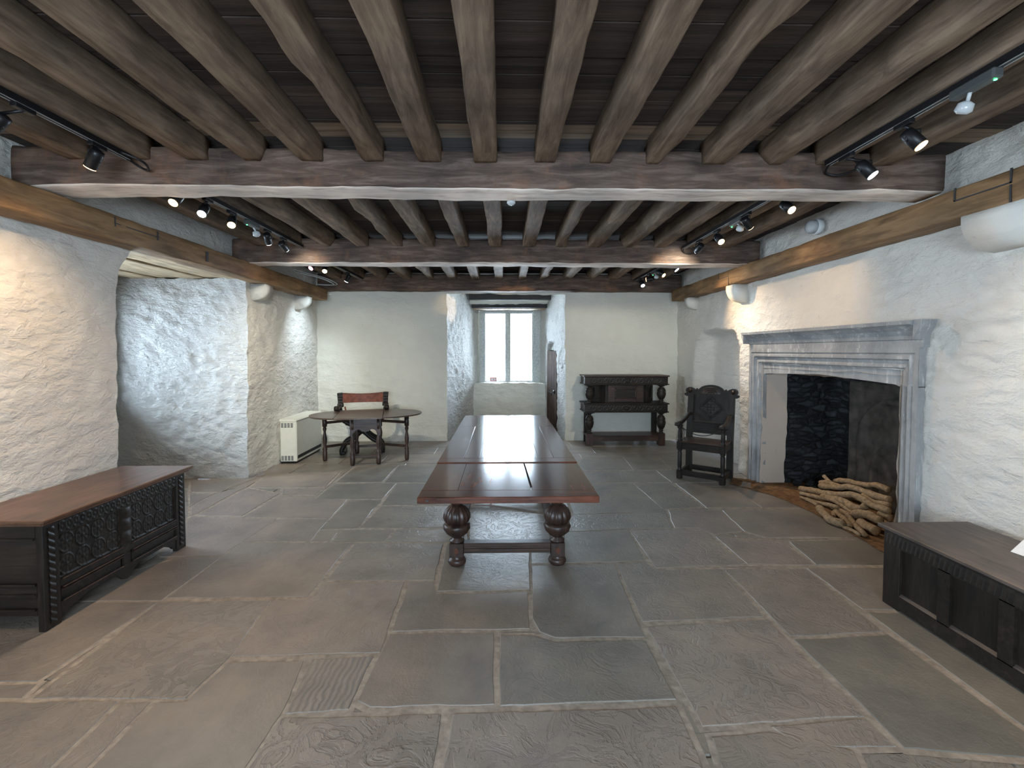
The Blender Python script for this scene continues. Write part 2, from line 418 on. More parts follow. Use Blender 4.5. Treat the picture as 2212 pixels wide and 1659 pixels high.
def flag():
    m, nt, b = newmat('sandstone_flags')
    tc = N(nt, 'ShaderNodeTexCoord')
    at = N(nt, 'ShaderNodeAttribute', attribute_name='slab')
    sp = N(nt, 'ShaderNodeSeparateColor'); nt.links.new(at.outputs['Color'], sp.inputs[0])
    r = ramp(nt, [(0.0, (0.175, 0.165, 0.138)), (0.35, (0.225, 0.198, 0.165)), (0.6, (0.265, 0.220, 0.185)), (1.0, (0.275, 0.218, 0.195))])
    nt.links.new(sp.outputs[0], r.inputs[0])
    n0 = N(nt, 'ShaderNodeTexNoise', i_Scale=2.5, i_Detail=6.0, i_Roughness=0.6); nt.links.new(tc.outputs['Object'], n0.inputs['Vector'])
    r0 = ramp(nt, [(0.28, (0.68, 0.70, 0.72)), (0.5, (1.0, 1.0, 1.0)), (0.72, (1.30, 1.25, 1.19))]); nt.links.new(n0.outputs[0], r0.inputs[0])
    mx = N(nt, 'ShaderNodeMix', data_type='RGBA', blend_type='MULTIPLY'); mx.inputs[0].default_value = 1
    nt.links.new(r.outputs[0], mx.inputs[6]); nt.links.new(r0.outputs[0], mx.inputs[7])
    # riven surface: distorted layered noise
    n1 = N(nt, 'ShaderNodeTexNoise', i_Scale=5.5, i_Detail=5.0, i_Roughness=0.62, i_Distortion=1.6)
    nt.links.new(tc.outputs['Object'], n1.inputs['Vector'])
    st = N(nt, 'ShaderNodeMath', operation='MULTIPLY'); st.inputs[1].default_value = 9.0; nt.links.new(n1.outputs[0], st.inputs[0])
    pp = N(nt, 'ShaderNodeMath', operation='PINGPONG'); pp.inputs[1].default_value = 1.0; nt.links.new(st.outputs[0], pp.inputs[0])
    sq = ramp(nt, [(0.2, (0, 0, 0)), (0.55, (1, 1, 1))]); nt.links.new(pp.outputs[0], sq.inputs[0])
    # wavy slab
    wv = N(nt, 'ShaderNodeTexWave', i_Scale=11.0, i_Distortion=6.5, i_Detail=4.0); wv.inputs['Detail Scale'].default_value = 0.8
    nt.links.new(tc.outputs['Object'], wv.inputs['Vector'])
    mh = N(nt, 'ShaderNodeMix', data_type='FLOAT'); nt.links.new(sp.outputs[2], mh.inputs[0]); nt.links.new(sq.outputs[0], mh.inputs[2]); nt.links.new(wv.outputs['Fac'], mh.inputs[3])
    hr = N(nt, 'ShaderNodeMath', operation='MAXIMUM'); nt.links.new(sp.outputs[1], hr.inputs[0]); nt.links.new(sp.outputs[2], hr.inputs[1])
    hm = N(nt, 'ShaderNodeMath', operation='MULTIPLY'); nt.links.new(mh.outputs[0], hm.inputs[0]); nt.links.new(hr.outputs[0], hm.inputs[1])
    # pale edges on the riven layers
    m2 = N(nt, 'ShaderNodeMix', data_type='RGBA'); 
    f2 = N(nt, 'ShaderNodeMath', operation='MULTIPLY'); f2.inputs[1].default_value = 0.22; nt.links.new(hm.outputs[0], f2.inputs[0])
    nt.links.new(f2.outputs[0], m2.inputs[0]); nt.links.new(mx.outputs[2], m2.inputs[6]); m2.inputs[7].default_value = (0.40, 0.345, 0.29, 1)
    nt.links.new(m2.outputs[2], b.inputs['Base Color'])
    b.inputs['Roughness'].default_value = 0.43; b.inputs['Specular IOR Level'].default_value = 0.5
    b1 = bump(nt, b, hm.outputs[0], 0.55, 0.006)
    n3 = N(nt, 'ShaderNodeTexNoise', i_Scale=14.0, i_Detail=8.0, i_Roughness=0.68); nt.links.new(tc.outputs['Object'], n3.inputs['Vector'])
    bump(nt, b, n3.outputs[0], 0.45, 0.010, b1)
    return m
M['flag'] = flag()
M['mortar'] = plain('lime_mortar', (0.37, 0.31, 0.25), 0.9, 0, 0.2, 26, 0.25, 0.6, 0.006)

def glass():
    m = bpy.data.materials.new('window_glass'); m.use_nodes = True; nt = m.node_tree; nt.nodes.clear()
    o = N(nt, 'ShaderNodeOutputMaterial'); t = N(nt, 'ShaderNodeBsdfTransparent'); g = N(nt, 'ShaderNodeBsdfGlossy'); g.inputs['Roughness'].default_value = 0.02
    t.inputs[0].default_value = (0.96, 0.98, 0.97, 1)
    f = N(nt, 'ShaderNodeFresnel'); f.inputs[0].default_value = 1.45
    x = N(nt, 'ShaderNodeMixShader'); nt.links.new(f.outputs[0], x.inputs[0]); nt.links.new(t.outputs[0], x.inputs[1]); nt.links.new(g.outputs[0], x.inputs[2]); nt.links.new(x.outputs[0], o.inputs[0])
    return m
M['glass'] = glass()
NEUTRAL = (1.0, 0.92, 0.74); WARM = (1.0, 0.68, 0.38); COOL = (0.72, 0.88, 1.0); ROSE = (1.0, 0.5, 0.5)
M['lens_warm'] = emit('warm_lamp_lens', (1.0, 0.62, 0.28), 6)
M['lens_cool'] = emit('cool_lamp_lens', (0.75, 0.88, 1.0), 14)
M['lens_rose'] = emit('rose_lamp_lens', (1.0, 0.35, 0.4), 8)
M['led'] = emit('green_indicator', (0.05, 1.0, 0.25), 6)
M['clear'] = plain('frosted_lamp_glass', (0.55, 0.58, 0.6), 0.15, 0, 0.6, 10, 0.1)

# ---------------------------------------------------------------- walls
def rough_at(p):
    """how rubbly the limewash is at p (the window reveals are rougher)"""
    k = 1.0
    if p.x < -3.22 and 3.7 < p.y < 6.0: k += 1.1 * min(1, (-3.22 - p.x) / 0.15)
    if p.y > 8.24 and -1.1 < p.x < 1.25: k += 1.0 * min(1, (p.y - 8.24) / 0.15)
    if p.x < -3.0 and p.y > 5.7: k += 0.4
    return k
def wobble(p):
    q = Vector((p.x, p.y, p.z))
    a = noise.noise_vector(q * 0.8 + Vector((3, 7, 1))) * 0.022
    s = Vector((q.x * 3.2 + q.z * 1.2, q.y * 3.2 + q.z * 1.2, q.z * 6.5))
    b = noise.noise_vector(s) * 0.014
    t = Vector((q.x * 8 + q.z * 3, q.y * 8 + q.z * 3, q.z * 13))
    c = noise.noise_vector(t) * 0.009 * rough_at(p)
    d = noise.noise_vector(q * 22) * 0.0035 * rough_at(p)
    return a + b + c + d

class Wall:
    def __init__(s): s.bm = bmesh.new(); s.mi = 0
    def patch(s, a, b, c, d, res=0.045, post=None):
        a, b, c, d = map(Vector, (a, b, c, d))
        nu = max(1, round(max((b - a).length, (c - d).length) / res)); nv = max(1, round(max((d - a).length, (c - b).length) / res))
        g = []
        for j in range(nv + 1):
            row = []
            for i in range(nu + 1):
                u, v = i / nu, j / nv
                p = (a * (1 - u) + b * u) * (1 - v) + (d * (1 - u) + c * u) * v
                p0 = p.copy(); p = p + wobble(p0)
                if post: p = post(p0, p)
                row.append(s.bm.verts.new(p))
            g.append(row)
        for j in range(nv):
            for i in range(nu):
                f = s.bm.faces.new((g[j][i], g[j][i + 1], g[j + 1][i + 1], g[j + 1][i])); f.smooth = True; f.material_index = s.mi
    def flat(s, a, b, c, d):
        f = s.bm.faces.new([s.bm.verts.new(v) for v in (a, b, c, d)]); f.material_index = s.mi
    def build(s, name, mats):
        bmesh.ops.remove_doubles(s.bm, verts=s.bm.verts[:], dist=0.0008)
        me = bpy.data.meshes.new(name); s.bm.to_mesh(me); s.bm.free()
        for m in mats: me.materials.append(m)
        o = bpy.data.objects.new(name, me); col.objects.link(o); o['kind'] = 'structure'
        return o

XL, XR, YB, YF, ZC = -3.20, 3.12, 8.22, -2.6, 2.99

# left wall: plain | embrasure 3.88-5.85 | plain to the corner
wl = Wall()
def corner_round(p0, p):
    # the near edge of the embrasure bulges forward towards its head
    if p0.y > 3.4 and p0.z > 2.0 and p0.z < 2.52 and p0.x > -3.6:
        t = (p0.y - 3.4) / 0.48; h = (p0.z - 2.0) / 0.5
        p = p + Vector((0, 0.22 * t * h * h, 0)) if p0.x > -3.25 else p + Vector((0, 0.22 * h * h * max(0, 1 - (-3.2 - p0.x) / 0.4), 0))
    return p
def near_fill_window_split():  # left wall around the unseen opening added to brighten the near bay
    y0, y1, z0, z1 = -0.3, 0.9, 0.9, 2.2
    wl.patch((XL, YF, 0), (XL, y0, 0), (XL, y0, z0), (XL, YF, z0), 0.1)
    wl.patch((XL, y0, 0), (XL, y1, 0), (XL, y1, z0), (XL, y0, z0), 0.1)
    wl.patch((XL, YF, z0), (XL, y0, z0), (XL, y0, z1), (XL, YF, z1), 0.1)
    wl.patch((XL, YF, z1), (XL, y0, z1), (XL, y0, ZC), (XL, YF, ZC), 0.1)
    wl.patch((XL, y0, z1), (XL, y1, z1), (XL, y1, ZC), (XL, y0, ZC), 0.1)
    for a, b, c, d in (((XL, y0, z0), (XL, y1, z0), (XL - .5, y1, z0), (XL - .5, y0, z0)),
                       ((XL, y0, z1), (XL - .5, y0, z1), (XL - .5, y1, z1), (XL, y1, z1)),
                       ((XL, y0, z0), (XL - .5, y0, z0), (XL - .5, y0, z1), (XL, y0, z1)),
                       ((XL, y1, z0), (XL, y1, z1), (XL - .5, y1, z1), (XL - .5, y1, z0))):
        wl.patch(a, b, c, d, 0.1)
near_fill_window_split()
wl.patch((XL, 0.9, 0), (XL, 1.4, 0), (XL, 1.4, ZC), (XL, 0.9, ZC), 0.1)
wl.patch((XL, 1.4, 0), (XL, 3.88, 0), (XL, 3.88, 2.5), (XL, 1.4, 2.5), 0.04, corner_round)
wl.patch((XL, 1.4, 2.5), (XL, 3.88, 2.5), (XL, 3.88, ZC), (XL, 1.4, ZC), 0.06, corner_round)
wl.patch((XL, 3.88, 2.52), (XL, 5.85, 2.52), (XL, 5.85, ZC), (XL, 3.88, ZC), 0.06)
wl.patch((XL, 5.85, 0), (XL, 7.0, 0), (XL, 7.0, 2.5), (XL, 5.85, 2.5), 0.035)
wl.patch((XL, 5.85, 2.5), (XL, 7.0, 2.5), (XL, 7.0, ZC), (XL, 5.85, ZC), 0.06)
wl.patch((XL, 7.0, 0), (XL - .06, YB, 0), (XL - .06, YB, ZC), (XL, 7.0, ZC), 0.035)
wl.mi = 1
XE = -4.95                                   # inner face of the embrasure's window wall
wl.patch((XL, 5.85, 0), (XE, 5.86, 0), (XE, 5.86, 2.5), (XL, 5.85, 2.5), 0.032)          # far reveal
wl.patch((XL, 3.88, 0), (XL, 3.88, 2.5), (XE, 4.12, 2.5), (XE, 4.12, 0), 0.05, corner_round)          # near reveal
wy0, wy1, wz0, wz1 = 4.25, 5.72, 0.92, 2.3
wl.patch((XE, 4.12, 0), (XE, 4.12, wz0), (XE, 5.86, wz0), (XE, 5.86, 0), 0.06)
wl.patch((XE, 4.12, wz0), (XE, 4.12, wz1), (XE, wy0, wz1), (XE, wy0, wz0), 0.06)
wl.patch((XE, wy1, wz0), (XE, wy1, wz1), (XE, 5.86, wz1), (XE, 5.86, wz0), 0.06)
wl.patch((XE, 4.12, wz1), (XE, 4.12, 2.52), (XE, 5.86, 2.52), (XE, 5.86, wz1), 0.06)
XO = XE - 0.32
for a, b, c, d in (((XE, wy0, wz0), (XO, wy0, wz0), (XO, wy1, wz0), (XE, wy1, wz0)), ((XE, wy0, wz1), (XE, wy1, wz1), (XO, wy1, wz1), (XO, wy0, wz1)),
                   ((XE, wy0, wz0), (XE, wy0, wz1), (XO, wy0, wz1), (XO, wy0, wz0)), ((XE, wy1, wz0), (XO, wy1, wz0), (XO, wy1, wz1), (XE, wy1, wz1))):
    wl.patch(a, b, c, d, 0.08)
wl.mi = 0                                    # masonry core behind the face
wl.flat((XL - .12, YF, 0), (XL - .12, -.4, 0), (XL - .12, -.4, 3.1), (XL - .12, YF, 3.1))
wl.flat((XL - .12, 1.0, 0), (XL - .12, 3.8, 0), (XL - .12, 3.8, 3.1), (XL - .12, 1.0, 3.1))
wl.flat((XL - .12, 3.8, 2.62), (XL - .12, 6.0, 2.62), (XL - .12, 6.0, 3.1), (XL - .12, 3.8, 3.1))
wl.flat((XL - .16, 5.95, 0), (XL - .16, 8.4, 0), (XL - .16, 8.4, 3.1), (XL - .16, 5.95, 3.1))
wl.flat((XL - .1, 5.97, 0), (XE - .1, 5.97, 0), (XE - .1, 5.97, 2.7), (XL - .1, 5.97, 2.7))
wl.flat((XL - .14, 3.8, 0), (XE - .1, 4.02, 0), (XE - .1, 4.02, 2.7), (XL - .14, 3.8, 2.7))
wl.flat((XL - .1, 3.7, 2.62), (XE - .4, 3.7, 2.62), (XE - .4, 6.0, 2.62), (XL - .1, 6.0, 2.62))
for ya, yb, za, zb in ((3.7, wy0 - .05, 0, 2.7), (wy1 + .05, 6.05, 0, 2.7), (wy0 - .05, wy1 + .05, 0, wz0 - .05), (wy0 - .05, wy1 + .05, wz1 + .05, 2.7)):
    wl.flat((XE - .10, ya, za), (XE - .10, yb, za), (XE - .10, yb, zb), (XE - .10, ya, zb))
wl.build('wall_left', [M['plaster'], M['plaster_rough']])

# right wall with the shallow arched alcove and the fireplace opening
wr = Wall()
def alcove(p0, p):
    y, z = p0.y, p0.z
    if 5.9 < y < 7.6 and z < 2.1:
        top = 1.86 + 0.05 * math.sin((y - 6.0) * 2.2) - 0.30 * max(0, (6.22 - y) / 0.22) ** 2 - 0.28 * max(0, (y - 7.15) / 0.3) ** 2
        e0 = min(1, max(0, (y - 6.03) / 0.05)); e1 = min(1, max(0, (7.48 - y) / 0.30)); e2 = min(1, max(0, (top - z) / 0.05))
        return p + Vector((0.20 * e0 * e1 * e2, 0, 0))
    return p
FY0, FY1, FZ = 3.50, 5.56, 1.45
wr.patch((XR, YF, 0), (XR, 1.4, 0), (XR, 1.4, ZC), (XR, YF, ZC), 0.1)
wr.patch((XR, 1.4, 0), (XR, FY0, 0), (XR, FY0, FZ), (XR, 1.4, FZ), 0.035)
wr.patch((XR, 1.4, FZ), (XR, FY0, FZ), (XR, FY0, ZC), (XR, 1.4, ZC), 0.035)
wr.patch((XR, FY0, FZ), (XR, FY1, FZ), (XR, FY1, ZC), (XR, FY0, ZC), 0.035)
wr.patch((XR, FY1, 0), (XR, YB, 0), (XR, YB, FZ), (XR, FY1, FZ), 0.035, alcove)
wr.patch((XR, FY1, FZ), (XR, YB, FZ), (XR, YB, ZC), (XR, FY1, ZC), 0.035, alcove)
wr.flat((XR + .35, YF, 0), (XR + .35, FY0 - .12, 0), (XR + .35, FY0 - .12, 3.1), (XR + .35, YF, 3.1))
wr.flat((XR + .35, FY1 + .06, 0), (XR + .35, 8.5, 0), (XR + .35, 8.5, 3.1), (XR + .35, FY1 + .06, 3.1))
wr.flat((XR + .35, FY0 - .12, 1.7), (XR + .35, FY1 + .06, 1.7), (XR + .35, FY1 + .06, 3.1), (XR + .35, FY0 - .12, 3.1))
# firebox
wr.mi = 2
cx = XR + 0.30
wr.patch((XR, FY1 - .07, 0), (cx, FY1 - .07, 0), (cx, FY1 - .07, FZ), (XR, FY1 - .07, FZ), 0.06)
wr.patch((XR, FY0 + .07, 0), (XR, FY0 + .07, FZ), (cx, FY0 + .07, FZ), (cx, FY0 + .07, 0), 0.06)
wr.patch((XR, FY0, 1.40), (XR, FY1, 1.40), (cx, FY1, 1.33), (cx, FY0, 1.33), 0.08)
wr.mi = 1
bx = 3.98
wr.patch((cx, FY1 - .07, 0), (bx, 5.48, 0), (bx, 5.48, 2.3), (cx, FY1 - .07, 2.3), 0.05)
wr.patch((bx, 5.48, 0), (bx, 3.45, 0), (bx, 3.45, 2.3), (bx, 5.48, 2.3), 0.05)
wr.patch((bx, 3.45, 0), (cx, FY0 + .07, 0), (cx, FY0 + .07, 2.3), (bx, 3.45, 2.3), 0.08)
wr.patch((cx, FY0, 1.33), (cx, FY1, 1.33), (cx, FY1, 2.3), (cx, FY0, 2.3), 0.1)
wr.flat((cx - .1, 3.3, 2.25), (bx + .1, 3.3, 2.25), (bx + .1, 5.7, 2.25), (cx - .1, 5.7, 2.25))
wr.flat((bx + .1, 3.3, 0), (bx + .1, 5.7, 0), (bx + .1, 5.7, 2.4), (bx + .1, 3.3, 2.4))
wr.flat((XR + .1, 5.64, 0), (bx + .1, 5.64, 0), (bx + .1, 5.64, 2.4), (XR + .1, 5.64, 2.4))
wr.flat((XR + .2, 3.38, 0), (bx + .1, 3.38, 0), (bx + .1, 3.38, 2.4), (XR + .2, 3.38, 2.4))
wr.build('wall_right', [M['plaster'], M['soot'], M['reveal']])

# end wall with the deep window recess
wb = Wall()
RX0, RX1, YE, YG = -0.985, 1.115, 9.75, 10.08       # recess mouth, apron plane, window plane
EX0, EX1 = -0.63, 0.905
wb.patch((XL - .1, YB, 0), (RX0, YB, 0), (RX0, YB, 2.6), (XL - .1, YB, 2.6), 0.04)
wb.patch((RX1, YB, 0), (XR + .1, YB, 0), (XR + .1, YB, 2.6), (RX1, YB, 2.6), 0.04)
wb.patch((XL - .1, YB, 2.6), (XR + .1, YB, 2.6), (XR + .1, YB, ZC), (XL - .1, YB, ZC), 0.08)
wb.mi = 1
wb.patch((RX0, YB, 0), (EX0, YE, 0), (EX0, YE, 2.9), (RX0, YB, 2.9), 0.03)
# right reveal round the little door (y 8.78..9.63, z < 1.62; plaster arch head over it)
def rx(y): return RX1 + (EX1 - RX1) * (y - YB) / (YE - YB)
D0, D1, DZ = 8.80, 9.60, 1.60
def arch_head(p0, p):
    if D0 < p0.y < D1 and p0.z < 1.80:
        t = (p0.y - (D0 + D1) / 2) / ((D1 - D0) / 2)
        top = 1.62 + 0.15 * math.sqrt(max(0, 1 - t * t))
        if p0.z < top: return p + Vector((0.07, 0, 0))
    return p
wb.patch((rx(YB), YB, 0), (rx(D0), D0, 0), (rx(D0), D0, DZ), (rx(YB), YB, DZ), 0.03)
wb.patch((rx(D1), D1, 0), (rx(YE), YE, 0), (rx(YE), YE, DZ), (rx(D1), D1, DZ), 0.03)
wb.patch((rx(YB), YB, DZ), (rx(YE), YE, DZ), (rx(YE), YE, 2.9), (rx(YB), YB, 2.9), 0.03, arch_head)
wb.flat((rx(D0) + .02, D0, 0), (rx(D0) + .2, D0, 0), (rx(D0) + .2, D0, DZ + .1), (rx(D0) + .02, D0, DZ + .1))
wb.flat((rx(D1), D1, 0), (rx(D1) + .2, D1, 0), (rx(D1) + .2, D1, DZ + .1), (rx(D1), D1, DZ + .1))
wb.mi = 0
WX0, WX1, WZ0, WZ1 = -0.47, 0.79, 0.925, 2.47
wb.patch((EX0, YE, 0), (EX1, YE, 0), (EX1, YE, WZ0), (EX0, YE, WZ0), 0.035)
wb.patch((EX0, YE, WZ0), (EX1, YE, WZ0), (EX1 - .05, YG, WZ0), (EX0 + .05, YG, WZ0), 0.05)
wb.mi = 1
wb.patch((EX0, YE, WZ0), (EX0 + .1, YG, WZ0), (EX0 + .1, YG, 2.62), (EX0, YE, 2.9), 0.04)
wb.patch((EX1, YE, WZ0), (EX1, YE, 2.9), (EX1 - .1, YG, 2.62), (EX1 - .1, YG, WZ0), 0.04)
wb.mi = 0
wb.patch((EX0 - .05, YG, WZ0), (WX0, YG, WZ0), (WX0, YG, WZ1), (EX0 - .05, YG, WZ1), 0.05)
wb.patch((WX1, YG, WZ0), (EX1 + .05, YG, WZ0), (EX1 + .05, YG, WZ1), (WX1, YG, WZ1), 0.05)
wb.patch((EX0 - .05, YG, WZ1), (EX1 + .05, YG, WZ1), (EX1 + .05, YG, 2.9), (EX0 - .05, YG, 2.9), 0.05)
wb.patch((RX0 - .05, YB + .03, 2.86), (RX1 + .05, YB + .03, 2.86), (EX1 + .05, YG, 2.86), (EX0 - .05, YG, 2.86), 0.06)
wb.patch((EX0 - .05, 9.32, 2.68), (EX1 + .05, 9.32, 2.68), (EX1 + .05, 9.60, 2.57), (EX0 - .05, 9.60, 2.57), 0.05)
for a, b, c, d in (((XL - .3, YB + .3, 0), (RX0 - .12, YB + .3, 0), (RX0 - .12, YB + .3, 3.1), (XL - .3, YB + .3, 3.1)),
                   ((RX1 + .3, YB + .3, 0), (XR + .5, YB + .3, 0), (XR + .5, YB + .3, 3.1), (RX1 + .3, YB + .3, 3.1)),
                   ((RX0 - .12, YB + .2, 0), (EX0 - .12, YG + .2, 0), (EX0 - .12, YG + .2, 3.1), (RX0 - .12, YB + .2, 3.1)),
                   ((RX1 + .3, YB + .2, 0), (EX1 + .3, YG + .2, 0), (EX1 + .3, YG + .2, 3.1), (RX1 + .3, YB + .2, 3.1)),
                   ((RX0 - .2, YB, 3.0), (RX1 + .4, YB, 3.0), (RX1 + .4, YG + .3, 3.0), (RX0 - .2, YG + .3, 3.0))):
    wb.flat(a, b, c, d)
for xa, xb, za, zb in ((-1.2, WX0 - .08, 0, 3.1), (WX1 + .08, 1.6, 0, 3.1), (WX0 - .08, WX1 + .08, 0, WZ0 - .06), (WX0 - .08, WX1 + .08, WZ1 + .06, 3.1)):
    wb.flat((xa, YG + .10, za), (xb, YG + .10, za), (xb, YG + .10, zb), (xa, YG + .10, zb))
wb.build('wall_back', [M['plaster_back'], M['plaster_rough']])

# wall behind the viewer, with an unseen window added for fill light
wf = Wall()
fx0, fx1, fz0, fz1 = -1.25, 1.25, 0.9, 2.3
wf.patch((XL - .1, YF, 0), (fx0, YF, 0), (fx0, YF, ZC), (XL - .1, YF, ZC), 0.15)
wf.patch((fx1, YF, 0), (XR + .1, YF, 0), (XR + .1, YF, ZC), (fx1, YF, ZC), 0.15)
wf.patch((fx0, YF, 0), (fx1, YF, 0), (fx1, YF, fz0), (fx0, YF, fz0), 0.15)
wf.patch((fx0, YF, fz1), (fx1, YF, fz1), (fx1, YF, ZC), (fx0, YF, ZC), 0.15)
wf.build('wall_front', [M['plaster']])

# ---------------------------------------------------------------- floor
def poly_inset(P, d):
    n = len(P); A = sum(P[i][0] * P[(i + 1) % n][1] - P[(i + 1) % n][0] * P[i][1] for i in range(n))
    s = 1 if A > 0 else -1; out = []
    for i in range(n):
        a = Vector(P[i - 1]); b = Vector(P[i]); c = Vector(P[(i + 1) % n])
        e1 = (b - a).normalized(); e2 = (c - b).normalized()
        n1 = Vector((-e1.y, e1.x)) * s; n2 = Vector((-e2.y, e2.x)) * s
        k = n1 + n2; l = max(0.5, 1 + n1.dot(n2))
        out.append(b + k * (d / l))
    return out
def ragged(P, amp, step=0.05):
    out = []
    n = len(P)
    for i in range(n):
        a, b = P[i], P[(i + 1) % n]; m = max(1, int((b - a).length / step))
        for j in range(m):
            p = a + (b - a) * (j / m); nv = noise.noise_vector(Vector((p.x * 6, p.y * 6, 0.3))) + 0.5 * noise.noise_vector(Vector((p.x * 17, p.y * 17, 1.3)))
            out.append(p + Vector((nv.x, nv.y)) * amp)
    return out
